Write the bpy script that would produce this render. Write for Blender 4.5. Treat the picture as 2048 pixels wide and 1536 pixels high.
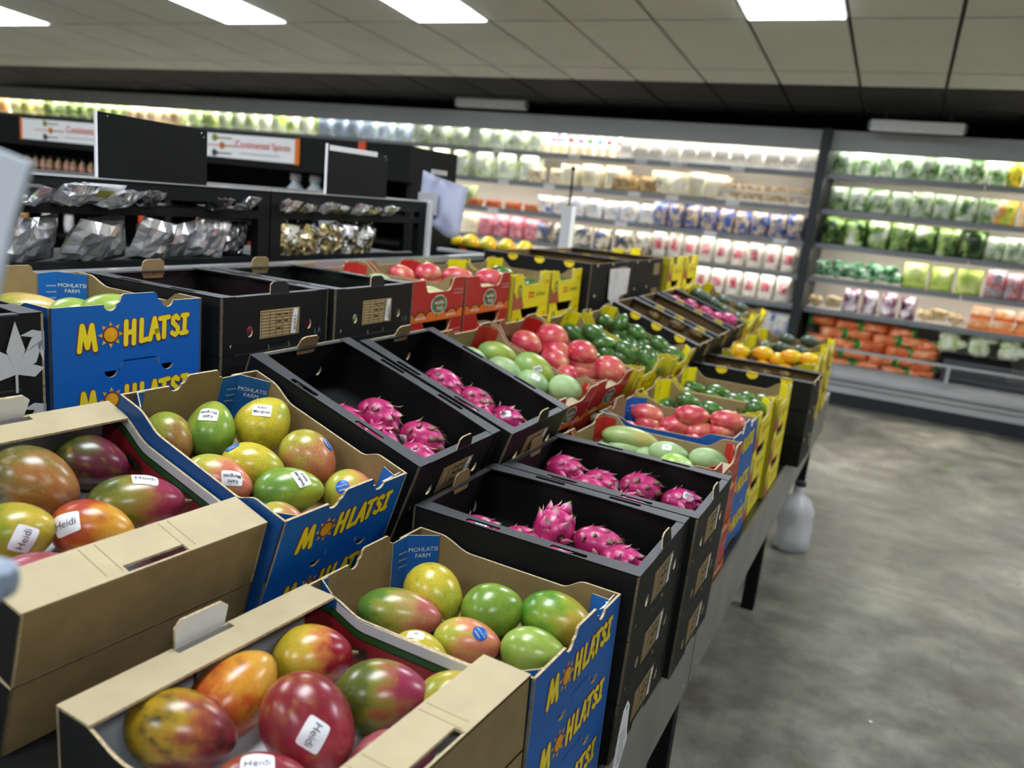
import bpy, bmesh, math, random
from math import sin, cos, pi, radians, atan2, sqrt
from mathutils import Vector, Matrix
from mathutils.geometry import tessellate_polygon
random.seed(7)
for o in list(bpy.data.objects): bpy.data.objects.remove(o)
SC=bpy.context.scene; COL=SC.collection

# ------------------------------------------------------------------ camera
RT=Vector((0.89031955,0.44478378,0.09746016)); UP=Vector((-0.1854719,0.15877022,0.96973821)); FW=Vector((-0.41585005,0.88145301,-0.22385112))
cd=bpy.data.cameras.new('camera'); cam=bpy.data.objects.new('camera',cd); COL.objects.link(cam)
cam.matrix_world=Matrix((( RT.x,UP.x,-FW.x,0.3574),(RT.y,UP.y,-FW.y,-0.8502),(RT.z,UP.z,-FW.z,1.58406),(0,0,0,1)))
cd.sensor_width=36; cd.lens=1631.5/2048*36; cd.clip_start=.02; cd.clip_end=60
cd.dof.use_dof=True; cd.dof.focus_distance=1.45; cd.dof.aperture_fstop=3.3
SC.camera=cam
# ------------------------------------------------------------------ world, exposure
w=bpy.data.worlds.new('world'); SC.world=w; w.use_nodes=True
w.node_tree.nodes['Background'].inputs[0].default_value=(.75,.82,.85,1); w.node_tree.nodes['Background'].inputs[1].default_value=.02
vs=SC.view_settings; vs.view_transform='Standard'; vs.look='None'; vs.gamma=1; vs.use_curve_mapping=False; vs.exposure=1.0
LIGHT_PANEL=13.0      # emission of the ceiling light panels
FRIDGE_W=10.0         # watts of each canopy tube in the coolers
SHELF_E=8.5           # emission of the strips under the cooler shelves

# ------------------------------------------------------------------ materials
def lin(h):
    if not isinstance(h,str): return tuple(h)+(1,) if len(h)==3 else h
    c=[int(h[i:i+2],16)/255 for i in (0,2,4)]
    return tuple(x/12.92 if x<=.04045 else ((x+.055)/1.055)**2.4 for x in c)+(1,)
MATS={}
def nodes(name):
    m=bpy.data.materials.new(name); m.use_nodes=True; nt=m.node_tree; b=nt.nodes['Principled BSDF']; return m,nt,b
def seedvec(nt,scale=1):
    tc=nt.nodes.new('ShaderNodeTexCoord'); oi=nt.nodes.new('ShaderNodeObjectInfo'); mu=nt.nodes.new('ShaderNodeMath'); mu.operation='MULTIPLY'; mu.inputs[1].default_value=37.
    nt.links.new(oi.outputs['Random'],mu.inputs[0]); ad=nt.nodes.new('ShaderNodeVectorMath'); ad.operation='ADD'
    nt.links.new(tc.outputs['Object'],ad.inputs[0]); nt.links.new(mu.outputs[0],ad.inputs[1]); return ad.outputs[0],tc
def noise(nt,vec,scale,detail=3,rough=.5):
    n=nt.nodes.new('ShaderNodeTexNoise'); n.inputs['Scale'].default_value=scale; n.inputs['Detail'].default_value=detail; n.inputs['Roughness'].default_value=rough
    if vec: nt.links.new(vec,n.inputs['Vector'])
    return n
def ramp(nt,fac,stops,interp='LINEAR'):
    r=nt.nodes.new('ShaderNodeValToRGB'); r.color_ramp.interpolation=interp; e=r.color_ramp.elements
    while len(e)<len(stops): e.new(.5)
    for el,(p,c) in zip(e,stops): el.position=p; el.color=lin(c)
    nt.links.new(fac,r.inputs[0]); return r
def plain(name,col,rough=.6,metal=0,var=.12,scale=8,bump=0,spec=.5):
    if name in MATS: return MATS[name]
    m,nt,b=nodes(name); v,tc=seedvec(nt); n=noise(nt,v,scale,4)
    c=lin(col); lo=tuple(x*(1-var) for x in c[:3])+(1,); hi=tuple(min(1,x*(1+var)) for x in c[:3])+(1,)
    r=ramp(nt,n.outputs['Fac'],[(.3,lo),(.7,hi)]); nt.links.new(r.outputs[0],b.inputs['Base Color'])
    b.inputs['Roughness'].default_value=rough; b.inputs['Metallic'].default_value=metal; b.inputs['Specular IOR Level'].default_value=spec
    if bump:
        bp=nt.nodes.new('ShaderNodeBump'); bp.inputs['Strength'].default_value=bump; bp.inputs['Distance'].default_value=.002
        nt.links.new(n.outputs['Fac'],bp.inputs['Height']); nt.links.new(bp.outputs[0],b.inputs['Normal'])
    MATS[name]=m; return m
def mixed(name,cols,scale=20,rough=.4,detail=3,metal=0,lo=.32,hi=.68,bump=.0):
    """blotchy mix of several colours (contents seen through clear film, crinkled foil...)"""
    if name in MATS: return MATS[name]
    m,nt,b=nodes(name); v,tc=seedvec(nt); n=noise(nt,v,scale,detail,.6)
    k=len(cols); r=ramp(nt,n.outputs['Fac'],[(lo+(hi-lo)*i/(k-1),c) for i,c in enumerate(cols)])
    nt.links.new(r.outputs[0],b.inputs['Base Color']); b.inputs['Roughness'].default_value=rough; b.inputs['Metallic'].default_value=metal
    if bump:
        bp=nt.nodes.new('ShaderNodeBump'); bp.inputs['Strength'].default_value=bump; bp.inputs['Distance'].default_value=.01
        nt.links.new(n.outputs['Fac'],bp.inputs['Height']); nt.links.new(bp.outputs[0],b.inputs['Normal'])
    MATS[name]=m; return m
def emit(name,col,s):
    if name in MATS: return MATS[name]
    m,nt,b=nodes(name); b.inputs['Base Color'].default_value=(.8,.8,.8,1); b.inputs['Emission Color'].default_value=lin(col); b.inputs['Emission Strength'].default_value=s; MATS[name]=m; return m
def fruitmat(name,c,axis='Z',speck=0,speckcol='3a2a12',rough=.28,blot=None,blotamt=.0,soft=.5,nscale=1.6,coat=.15):
    """skin that turns from one colour to the next along the fruit, with freckles and bruises"""
    if name in MATS: return MATS[name]
    m,nt,b=nodes(name); v,tc=seedvec(nt); sx=nt.nodes.new('ShaderNodeSeparateXYZ'); nt.links.new(tc.outputs['Object'],sx.inputs[0])
    n=noise(nt,v,nscale,4); ma=nt.nodes.new('ShaderNodeMath'); ma.operation='MULTIPLY_ADD'; nt.links.new(sx.outputs[axis],ma.inputs[0]); ma.inputs[1].default_value=.3*(1-soft)*1.6; ma.inputs[2].default_value=0
    m2=nt.nodes.new('ShaderNodeMath'); m2.operation='ADD'; nt.links.new(ma.outputs[0],m2.inputs[0]); nt.links.new(n.outputs['Fac'],m2.inputs[1])
    k=len(c); r=ramp(nt,m2.outputs[0],[(.25+.5*i/max(k-1,1),q) for i,q in enumerate(c)]); out=r.outputs[0]
    def over(out,fac,col):
        mx=nt.nodes.new('ShaderNodeMixRGB'); nt.links.new(fac,mx.inputs[0]); nt.links.new(out,mx.inputs[1]); mx.inputs[2].default_value=lin(col); return mx.outputs[0]
    n3=noise(nt,v,14,4,.7)
    mxa=nt.nodes.new('ShaderNodeMixRGB'); mxa.blend_type='OVERLAY'; mxa.inputs[0].default_value=.35; nt.links.new(out,mxa.inputs[1]); nt.links.new(n3.outputs['Fac'],mxa.inputs[2]); out=mxa.outputs[0]
    if blot:
        n2=noise(nt,v,2.6,3); r2=ramp(nt,n2.outputs['Fac'],[(.62-.12*blotamt,(0,0,0)),(.72,(blotamt,)*3)]); out=over(out,r2.outputs[0],blot)
    if speck:
        vo=nt.nodes.new('ShaderNodeTexVoronoi'); vo.inputs['Scale'].default_value=23; nt.links.new(v,vo.inputs['Vector'])
        nn=noise(nt,v,1.7,2); th=nt.nodes.new('ShaderNodeMath'); th.operation='MULTIPLY'; nt.links.new(nn.outputs['Fac'],th.inputs[0]); th.inputs[1].default_value=.72*speck
        lt=nt.nodes.new('ShaderNodeMath'); lt.operation='LESS_THAN'; nt.links.new(vo.outputs['Distance'],lt.inputs[0]); nt.links.new(th.outputs[0],lt.inputs[1])
        ml=nt.nodes.new('ShaderNodeMath'); ml.operation='MULTIPLY'; nt.links.new(lt.outputs[0],ml.inputs[0]); ml.inputs[1].default_value=.75; out=over(out,ml.outputs[0],speckcol)
    nt.links.new(out,b.inputs['Base Color']); b.inputs['Roughness'].default_value=rough; b.inputs['Coat Weight'].default_value=coat; b.inputs['Coat Roughness'].default_value=.2
    b.inputs['Subsurface Weight'].default_value=0
    MATS[name]=m; return m
M=lambda n:MATS[n]
KR=plain('kraft_card','8d7850',.85,0,.10,30); KRD=plain('kraft_card_pale','b3a684',.85,0,.06,20); EDGE=plain('card_edge','b9a884',.9,0,.3,160)
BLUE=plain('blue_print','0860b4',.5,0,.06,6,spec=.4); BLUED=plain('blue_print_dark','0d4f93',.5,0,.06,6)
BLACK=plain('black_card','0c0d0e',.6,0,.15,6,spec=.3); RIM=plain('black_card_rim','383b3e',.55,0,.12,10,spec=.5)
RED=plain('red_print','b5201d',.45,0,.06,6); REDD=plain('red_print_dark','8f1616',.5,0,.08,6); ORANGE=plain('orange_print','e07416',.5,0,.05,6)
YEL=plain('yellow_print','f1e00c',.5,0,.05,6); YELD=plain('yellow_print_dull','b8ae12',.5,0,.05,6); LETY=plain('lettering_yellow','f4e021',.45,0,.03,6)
WHITE=plain('white_paper','e8ebee',.6,0,.03,6); WHITEC=plain('white_card','b9bdc0',.6,0,.05,10); INK=plain('ink_black','141414',.5); INKR=plain('ink_red','a03018',.5); GREENP=plain('green_print','1f7a35',.5,0,.05)
GREEND=plain('green_print_dark','1c4a12',.5,0,.05); LOGOB=plain('sticker_blue','1560bd',.35); SUNC=plain('sun_orange','e8a813',.45,0,.2,60)
STEEL=plain('brushed_steel','8a8b84',.42,.35,.2,5); STEELD=plain('steel_table_top','5b5f62',.3,.8,.15,5); RAIL=plain('aluminium_rail','c4c8cc',.35,.6,.06,5)
PBLACK=plain('black_paint','07090a',.6,0,.15,8,spec=.22); GREYM=plain('grey_cooler_metal','73787e',.42,.35,.08,4); GREYD=plain('dark_cooler_metal','2c3135',.45,.3,.1,4)
GREYC=plain('canopy_grey','b5b9bc',.5,.2,.05,3); LINER=plain('cooler_liner_white','ece9e2',.5,0,.03,3); SHELF=plain('shelf_edge_grey','8a9096',.4,.3,.06,5)

# ------------------------------------------------------------------ mesh helpers
class MB:
    def __init__(s): s.v=[]; s.f=[]; s.m=[]
    def add(s,vs,fs,mi=0):
        o=len(s.v); s.v+= [tuple(v) for v in vs]; s.f+= [tuple(i+o for i in f) for f in fs]; s.m+=[mi]*len(fs); return s
    def box(s,x0,x1,y0,y1,z0,z1,mi=0):
        v=[(x,y,z) for x in (x0,x1) for y in (y0,y1) for z in (z0,z1)]
        return s.add(v,[(0,1,3,2),(4,6,7,5),(0,4,5,1),(2,3,7,6),(0,2,6,4),(1,5,7,3)],mi)
    def panel(s,outer,holes,O,U,V,N,t,mf=0,mb=1,me=2):
        """flat sheet with cut-outs: outer/holes are 2D loops in the U,V plane at O, thickness t along -N"""
        O,U,V,N=Vector(O),Vector(U),Vector(V),Vector(N)
        if U.cross(V).dot(N)<0: flip=True
        else: flip=False
        loops=[outer]+list(holes); pts=[p for l in loops for p in l]; n=len(pts)
        tri=tessellate_polygon([[Vector((p[0],p[1],0)) for p in l] for l in loops])
        fr=[O+U*p[0]+V*p[1] for p in pts]; bk=[q-N*t for q in fr]; o=len(s.v); s.v+=[tuple(q) for q in fr+bk]
        for a,b,c in tri:
            pa,pb,pc=pts[a],pts[b],pts[c]; ar=(pb[0]-pa[0])*(pc[1]-pa[1])-(pb[1]-pa[1])*(pc[0]-pa[0])
            if abs(ar)<1e-12: continue
            if (ar<0)!=flip: a,c=c,a
            s.f+=[(o+a,o+b,o+c),(o+n+c,o+n+b,o+n+a)]; s.m+=[mf,mb]
        k=0
        for l in loops:
            L=len(l)
            for i in range(L): a=k+i; b=k+(i+1)%L; s.f.append((o+a,o+b,o+n+b,o+n+a)); s.m.append(me)
            k+=L
        return s
    def lathe(s,prof,seg=16,mi=0,c=(0,0,0)):
        o=len(s.v)
        for r,z in prof:
            for k in range(seg): a=2*pi*k/seg; s.v.append((c[0]+r*cos(a),c[1]+r*sin(a),c[2]+z))
        for i in range(len(prof)-1):
            for k in range(seg): a=o+i*seg+k; b=o+i*seg+(k+1)%seg; s.f.append((a,b,b+seg,a+seg)); s.m.append(mi)
        s.f.append(tuple(o+k for k in reversed(range(seg)))); s.m.append(mi); s.f.append(tuple(o+(len(prof)-1)*seg+k for k in range(seg))); s.m.append(mi); return s
    def mesh(s,name,mats,smooth=False):
        me=bpy.data.meshes.new(name); me.from_pydata(s.v,[],s.f)
        for m in (mats if isinstance(mats,(list,tuple)) else [mats]): me.materials.append(m)
        me.polygons.foreach_set('material_index',s.m)
        if smooth: me.polygons.foreach_set('use_smooth',[True]*len(me.polygons))
        me.update(); return me
def obj(name,me,parent=None,loc=None,rot=None,mats=None,smooth=False):
    if isinstance(me,MB): me=me.mesh(name,mats,smooth)
    o=bpy.data.objects.new(name,me); COL.objects.link(o)
    if parent: o.parent=parent
    if loc is not None: o.location=loc
    if rot is not None: o.rotation_euler=rot
    return o
def tag(o,label=None,cat=None,group=None,kind=None):
    if label: o['label']=label
    if cat: o['category']=cat
    if group: o['group']=group
    if kind: o['kind']=kind
    return o
def thing(name,label,cat,loc=(0,0,0),rot=(0,0,0),group=None):
    o=bpy.data.objects.new(name,None); COL.objects.link(o); o.location=loc; o.rotation_euler=rot; o.empty_display_size=.05; return tag(o,label,cat,group)
KIDS={}
def copy_tree(o,parent=None):
    c=o.copy(); COL.objects.link(c)
    if parent: c.parent=parent; c.matrix_parent_inverse=o.matrix_parent_inverse
    for ch in o.children: copy_tree(ch,c)
    return c
def arc(cx,cy,r,a0,a1,n,ry=None):
    ry=ry or r; return [(cx+r*cos(a0+(a1-a0)*i/n),cy+ry*sin(a0+(a1-a0)*i/n)) for i in range(n+1)]
def rect(a,b,c,d): return [(a,c),(b,c),(b,d),(a,d)]
def rrect(a,b,c,d,r):
    return arc(b-r,c+r,r,-pi/2,0,3)+arc(b-r,d-r,r,0,pi/2,3)+arc(a+r,d-r,r,pi/2,pi,3)+arc(a+r,c+r,r,pi,1.5*pi,3)
ORD='first second third fourth fifth sixth seventh eighth ninth tenth eleventh twelfth thirteenth fourteenth fifteenth sixteenth'.split()
# flat lettering: 2D triangles of a string, cached
TC={}
def text2d(s,bold=0.0,shear=0.0,res=3):
    k=(s,bold,shear)
    if k in TC: return TC[k]
    cu=bpy.data.curves.new('text','FONT'); cu.body=s; cu.offset=bold; cu.shear=shear; cu.resolution_u=res; cu.fill_mode='FRONT'
    if '\n' in s: cu.align_x='CENTER'; cu.space_line=1.05
    o=bpy.data.objects.new('text',cu); COL.objects.link(o); dg=bpy.context.evaluated_depsgraph_get(); dg.update(); me=o.evaluated_get(dg).to_mesh()
    vs=[(v.co.x,v.co.y) for v in me.vertices]; fs=[tuple(p.vertices) for p in me.polygons]
    o.evaluated_get(dg).to_mesh_clear(); bpy.data.objects.remove(o); bpy.data.curves.remove(cu)
    xs=[v[0] for v in vs]; ys=[v[1] for v in vs]; bb=(min(xs),max(xs),min(ys),max(ys)); TC[k]=(vs,fs,bb); return TC[k]
def put_text(mb,s,x0,x1,y0,y1,fn,mi=0,bold=0.0,shear=0.0,keep=True,ref=None):
    """fit a string in a rectangle and map every point with fn(x,y)->xyz"""
    vs,fs,bb=text2d(s,bold,shear); rb=text2d(s,0,shear)[2] if ref is None else ref
    sx=(x1-x0)/(rb[1]-rb[0]); sy=(y1-y0)/(rb[3]-rb[2])
    if keep: sx=sy=min(sx,sy)
    cx,cy=(rb[0]+rb[1])/2,(rb[2]+rb[3])/2; mx,my=(x0+x1)/2,(y0+y1)/2
    mb.add([fn(mx+(v[0]-cx)*sx,my+(v[1]-cy)*sy) for v in vs],fs,mi)
# ------------------------------------------------------------------ room shell
def floor_mat():
    m,nt,b=nodes('concrete_floor'); tc=nt.nodes.new('ShaderNodeTexCoord'); v=tc.outputs['Object']
    n1=noise(nt,v,.9,6,.6); n1.inputs['Distortion'].default_value=.8; n2=noise(nt,v,5,6,.65); n3=noise(nt,v,60,3)
    r=ramp(nt,n1.outputs['Fac'],[(.28,'46473f'),(.44,'6f6f65'),(.56,'86857a'),(.72,'b8b7a6')])
    r2=ramp(nt,n2.outputs['Fac'],[(.34,(.22,.21,.18)),(.5,(.46,.46,.46)),(.66,(.74,.73,.68))])
    mx=nt.nodes.new('ShaderNodeMixRGB'); mx.blend_type='OVERLAY'; mx.inputs[0].default_value=.8; nt.links.new(r.outputs[0],mx.inputs[1]); nt.links.new(r2.outputs[0],mx.inputs[2])
    vo=nt.nodes.new('ShaderNodeTexVoronoi'); vo.feature='DISTANCE_TO_EDGE'; vo.inputs['Scale'].default_value=.75; nv=noise(nt,v,2.5,3)
    va=nt.nodes.new('ShaderNodeVectorMath'); va.operation='MULTIPLY_ADD'; nt.links.new(nv.outputs['Color'],va.inputs[0]); va.inputs[1].default_value=(.5,.5,.5); nt.links.new(v,va.inputs[2]); nt.links.new(va.outputs[0],vo.inputs['Vector'])
    rc=ramp(nt,vo.outputs['Distance'],[(0,(.25,.25,.25)),(.006,(0,0,0))]); mc=nt.nodes.new('ShaderNodeMixRGB'); nt.links.new(rc.outputs[0],mc.inputs[0]); nt.links.new(mx.outputs[0],mc.inputs[1]); mc.inputs[2].default_value=lin('3a3a34')
    nt.links.new(mc.outputs[0],b.inputs['Base Color']); rr=ramp(nt,n2.outputs['Fac'],[(.3,(.32,)*3),(.7,(.5,)*3)]); nt.links.new(rr.outputs[0],b.inputs['Roughness'])
    bp=nt.nodes.new('ShaderNodeBump'); bp.inputs['Strength'].default_value=.15; bp.inputs['Distance'].default_value=.004; nt.links.new(n2.outputs['Fac'],bp.inputs['Height']); nt.links.new(bp.outputs[0],b.inputs['Normal'])
    return m
XL,XR,YB,YF=-14.5,5.5,8.35,-5.0
def struct(name,mb,mats,smooth=False): return tag(obj(name,mb,mats=mats),kind='structure')
struct('floor',MB().box(XL,XR,YF,YB,-.1,0),floor_mat())
WALLM=plain('wall_paint','b9b7ae',.8,0,.05,2)
struct('wall_left',MB().box(XL-.1,XL,YF,YB,0,3.8),WALLM); struct('wall_right',MB().box(XR,XR+.1,YF,YB,0,3.8),WALLM)
struct('wall_back',MB().box(XL,XR,YB,YB+.1,0,3.8),plain('wall_back_dark','202326',.8)); struct('wall_front',MB().box(XL,XR,YF-.1,YF,0,3.8),WALLM)
# sloping suspended ceiling: slab above, tiles below, each with a gap
O0=Vector((-2.078,4.623,2.781)); A0=Vector((.6,.01,.006)); B0=Vector((-.015,1.217,-.095)); NR=A0.cross(B0).normalized()
if NR.z>0: NR=-NR
def gx(i): return i-(.03*(i+3)**2 if i<-3 else 0)
def cp(i,j,up=0): return O0+A0*gx(i)+B0*j-NR*up
slab=MB(); q=[cp(-18,-8.2,.03),cp(13,-8.2,.03),cp(13,3.2,.03),cp(-18,3.2,.03)]; slab.add(q+[p+Vector((0,0,.08)) for p in q],[(0,1,2,3),(7,6,5,4),(0,4,5,1),(1,5,6,2),(2,6,7,3),(3,7,4,0)])
ceil=struct('ceiling',slab,plain('ceiling_grid','4a4b46',.8))
TILE=plain('ceiling_tile','d3d4ca',.85,0,.05,1.5,bump=.0); TILE_SHADE=plain('ceiling_tile_painted_shade','0b0b0c',.85,0,.1,2)  # far tiles blackened to stand in for light falling off towards the coolers
PAN=emit('light_panel','f4f8ff',LIGHT_PANEL); FRM=plain('panel_frame','dfe3e6',.4)
PANELS=[(2,-1),(-2,-1),(-5,-1),(-9,-1),(2,-4),(-2,-4),(-5,-4),(-9,-4),(6,-2),(2,-7),(-2,-7),(-6,-7),(6,-6)]
def tilemb(i,j0,j1,g=.012,th=.02,dn=0):
    a=.6; e=g/a; f=g/1.22
    q=[cp(0,0)-cp(0,0)]; P=[O0+A0*(gx(i)+e)+B0*(j0+f),O0+A0*(gx(i+1)-e)+B0*(j0+f),O0+A0*(gx(i+1)-e)+B0*(j1-f),O0+A0*(gx(i)+e)+B0*(j1-f)]
    P=[p+NR*dn for p in P]
    return MB().add(P+[p-NR*th for p in P],[(0,1,2,3),(7,6,5,4),(0,4,5,1),(1,5,6,2),(2,6,7,3),(3,7,4,0)])
for j in range(-5,3):
    for i in range(-16 if j>-2 else -8,9 if j>-2 else 8):
        if (i,j) in PANELS: continue
        segs=[(j,j+1,TILE)] if j<1 else ([(1,1.36,TILE),(1.36,2,TILE_SHADE)] if j==1 else [(2,3,TILE_SHADE)])
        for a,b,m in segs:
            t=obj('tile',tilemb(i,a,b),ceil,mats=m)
            if m is TILE_SHADE: t['label']='ceiling tile with shade painted in black'
for k,(i,j) in enumerate(PANELS):
    names={(2,-1):'square white ceiling light panel on the right, above the right cooler',(-2,-1):'white ceiling light panel at the top centre of the photo, second from the right',(-5,-1):'white ceiling light panel left of centre, third from the right',(-9,-1):'white ceiling light panel at the far left corner of the photo'}
    P=thing('ceiling_light',names.get((i,j),'white ceiling light panel out of the photo, %s row from the coolers, %s column'%(ORD[-j-1],ORD[(i+9)//2] if i<7 else 'last')),'ceiling light',cp(i+.5,j+.5),group='ceiling light panels')
    f=tilemb(i,j,j+1,.004,.03,.004); f.v=[tuple(Vector(v)-P.location) for v in f.v]; obj('frame',f,P,mats=FRM)
    e=tilemb(i,j,j+1,.022,.004,.009); e.v=[tuple(Vector(v)-P.location) for v in e.v]; obj('diffuser',e,P,mats=PAN)

# ------------------------------------------------------------------ coolers along the back wall
SZ={1:2.06,2:1.74,3:1.43,4:1.12,5:.83,6:.53}
STRIP=emit('cooler_led','fff8ee',SHELF_E); TUBE=plain('lamp_housing','f4f7f7',.4,0,.04,4)
def cooler(x0,x1,label,side):
    t=thing('refrigerated_display_case',label,'cooler',(0,7.1,0)); dy=-7.1
    def P(nm,mb,m,par=None): return obj(nm,mb,par or t,mats=m)
    P('back_panel',MB().box(x0,x1,8.02+dy,8.1+dy,.3,2.45),LINER)
    can=MB().box(x0,x1,7.36+dy,8.05+dy,2.36,2.44).box(x0,x1,7.30+dy,7.36+dy,2.26,2.44); P('canopy',can,GREYC)
    P('top_light',MB().box(x0+.02,x1-.02,7.40+dy,7.44+dy,2.30,2.33),STRIP)
    P('side_panel',MB().box(x0-.04,x0,7.16+dy,8.1+dy,0,2.44),GREYD); P('side_panel',MB().box(x1,x1+.04,7.16+dy,8.1+dy,0,2.44),GREYD)
    P('base',MB().box(x0,x1,7.16+dy,8.05+dy,.06,.30),GREYD); P('kick_plate',MB().box(x0,x1,7.12+dy,7.16+dy,0,.12),GREYD)
    P('bumper_rail',MB().box(x0,x1,7.07+dy,7.12+dy,.20,.225),RAIL); P('bumper_rail',MB().box(x0,x1,7.05+dy,7.12+dy,.255,.29),RAIL); P('front_panel',MB().box(x0,x1,7.10+dy,7.16+dy,.12,.31),GREYC)
    lip=MB(); lip.add([(x0,7.10+dy,.31),(x1,7.10+dy,.31),(x1,7.20+dy,.37),(x0,7.20+dy,.37),(x0,7.24+dy,.37),(x1,7.24+dy,.37),(x1,7.24+dy,.30),(x0,7.24+dy,.30)],[(0,1,2,3),(3,2,5,4),(4,5,6,7),(7,6,1,0),(0,3,4,7),(1,6,5,2)]); P('sloping_lip',lip,GREYM)
    if side=='R':
        P('guard_rail',MB().box(x0+.02,x1,7.12+dy,7.14+dy,.50,.525),RAIL)
        for xx in (.75,1.9,3.1): P('rail_post',MB().box(xx,xx+.03,7.12+dy,7.14+dy,.36,.50),RAIL)
        for k in range(9): P('vent_slat',MB().box(.72,1.5,7.24+dy,7.26+dy,.385+k*.02,.395+k*.02),GREYM)
    n=max(1,round((x1-x0)/1.25)); seg=(x1-x0)/n
    for s in (1,2,3,4,5) + ((6,) if side=='L' else ()):
        z=SZ[s]
        for k in range(n):
            a=x0+k*seg+.006; b=x0+(k+1)*seg-.006
            sh=P('shelf',MB().box(a,b,7.36+dy,8.0+dy,z-.022,z),LINER)
            obj('shelf_front_rail',MB().box(a,b,7.335+dy,7.36+dy,z-.04,z+.008),sh,mats=SHELF)
            if s in (1,2,3,4) : obj('shelf_light',MB().box(a+.06,b-.06,7.40+dy,7.43+dy,z-.036,z-.024),sh,mats=STRIP)
    return t
cooler(-14.3,-.62,'long left cooler with herbs, salads, mushrooms and garlic, behind the spice gondola','L')
cooler(-.54,4.6,'right cooler with green vegetables and carrots, right of the dark upright','R')
def area(name,x0,x1,y,z,w_,d,rx):
    l=bpy.data.lights.new(name,'AREA'); l.shape='RECTANGLE'; l.size=x1-x0; l.size_y=d; l.energy=w_; l.color=(1,.98,.94); o=bpy.data.objects.new(name,l); COL.objects.link(o); o.location=((x0+x1)/2,y,z); o.rotation_euler=(rx,0,0); return o
for x0,x1 in ((-14.2,-11),(-11,-7.6),(-7.6,-4.2),(-4.2,-.7),(-.5,2),(2,4.5)): area('cooler_tube_light',x0,x1,7.47,2.29,FRIDGE_W*(x1-x0)/3,.05,radians(-28*-1))
PT=[(-10.3,-9.37,7.2,2.5,'far left, above the spice gondola'),(-4.43,-3.6,7.2,2.47,'in the middle, above the coloured-cap bottles'),(-.22,.49,7.0,2.425,'on the right, above the green packs')]
for x0,x1,y,z,wh in PT:
    t=thing('lamp_fitting','grey-white box lamp fitting hung above the cooler, '+wh,'lamp',((x0+x1)/2,y,z)); h=(x1-x0)/2
    obj('housing',MB().box(-h,h,-.04,.04,0,.085),t,mats=TUBE); obj('end_cap',MB().box(-h-.02,-h,-.035,.035,.01,.075),t,mats=GREYM); obj('end_cap',MB().box(h,h+.02,-.035,.035,.01,.075),t,mats=GREYM)
    for s in (-1,1): obj('hanger',MB().box(s*h*.7-.004,s*h*.7+.004,-.004,.004,.085,2.62+.02*(x0<-4)-z),t,mats=GREYD)

# ------------------------------------------------------------------ produce table (tiered, steel apron, black legs)
tb=thing('produce_table','long tiered steel produce table with black legs carrying all the cartons','table',(-.2,2.6,0)); L=Vector((-.2,2.6,0))
def tp(nm,mb,m,lab=None):
    mb.v=[tuple(Vector(v)-L) for v in mb.v]; o=obj(nm,mb,tb,mats=m)
    if lab: o['label']=lab
    return o
Y0,Y1=-.44,4.25
tp('lower_top',MB().box(-.52,.028,Y0,Y1,.612,.636),STEELD,'dull steel lower top')
for a,b in ((Y0,1.04),(1.052,2.745),(2.757,Y1)):
    tp('apron',MB().box(.028,.036,a,b,.425,.638),STEEL,'brushed steel apron'); 
    r=MB()
    for yy in (a+.06,b-.06):
        for zz in (.46,.60): r.add([(.036+.004*(i%2==9)+(.003 if i==6 else 0),yy+(0 if i==6 else .006*cos(i*pi/3)),zz+(0 if i==6 else .006*sin(i*pi/3))) for i in range(7)],[(i,(i+1)%6,6) for i in range(6)])
    tp('rivets',r,RAIL)
for yy in (-.3,1.1,2.48,3.95):
    for xx in (-.01,-1.33): tp('leg',MB().box(xx-.03,xx+.02,yy-.03,yy+.02,0,.612 if xx>-.5 else .94),PBLACK)
    tp('cross_bar',MB().box(-1.33,-.03,yy-.02,yy+.01,.56,.6),PBLACK)
mid=MB(); mid.add([(-.47,Y0,.838),(-.47,Y1,.838),(-.90,Y1,.975),(-.90,Y0,.975),(-.48,Y0,.815),(-.48,Y1,.815),(-.91,Y1,.952),(-.91,Y0,.952)],[(0,1,2,3),(7,6,5,4),(0,4,5,1),(1,5,6,2),(2,6,7,3),(3,7,4,0)]); tp('sloping_shelf',mid,STEELD,'tilted middle shelf')
tp('riser',MB().box(-.50,-.485,Y0,Y1,.636,.812),STEELD); tp('upper_top',MB().box(-1.40,-.905,Y0,Y1,.94,.965),STEELD)
tp('back_upstand',MB().box(-1.425,-1.405,Y0,2.65,.94,1.30),STEEL,'steel upstand behind the top row'); tp('rail',MB().box(-1.435,-1.395,Y0,2.66,1.29,1.312),RAIL,'pale metal rail')
tp('end_panel',MB().box(-1.72,-1.43,2.60,2.615,.94,1.29),PBLACK); tp('end_rail',MB().box(-1.74,-1.40,2.59,2.62,1.29,1.305),RAIL)

# ------------------------------------------------------------------ foil pouch rack behind the table
rk=[]
def rack(y0,y1,label):
    t=thing('pouch_rack',label,'rack',(-1.55,(y0+y1)/2,0)); c=(y0+y1)/2; a,b=y0-c,y1-c
    def P(nm,*bx,lab=None):
        mb=MB(); [mb.box(*q) for q in bx]; o=obj(nm,mb,t,mats=PBLACK); return o
    P('top_beam',(-.03,0,a,b,1.478,1.525)); P('top_board',(-.42,-.03,a,b,1.508,1.525))
    for s,e in ((a,a+.05),(b-.05,b)): P('upright',(-.03,0,s,e,0,1.478)); P('rear_upright',(-.42,-.39,s,e,0,1.508))
    for z in (1.30,1.445,1.16): P('shelf',(-.40,-.03,a+.05,b-.05,z-.008,z)); P('shelf_bar',(-.03,0,a+.05,b-.05,z-.012,z+.012))
    obj('edge_strip',MB().box(-.002,.004,a,b,1.522,1.528),t,mats=RAIL)
    return t
rack(.10,1.225,'black rack of crumpled silver foil pouches, left unit'); rack(1.232,2.17,'black rack of shiny foil packets, right unit beside the hanging sheet')
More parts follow.
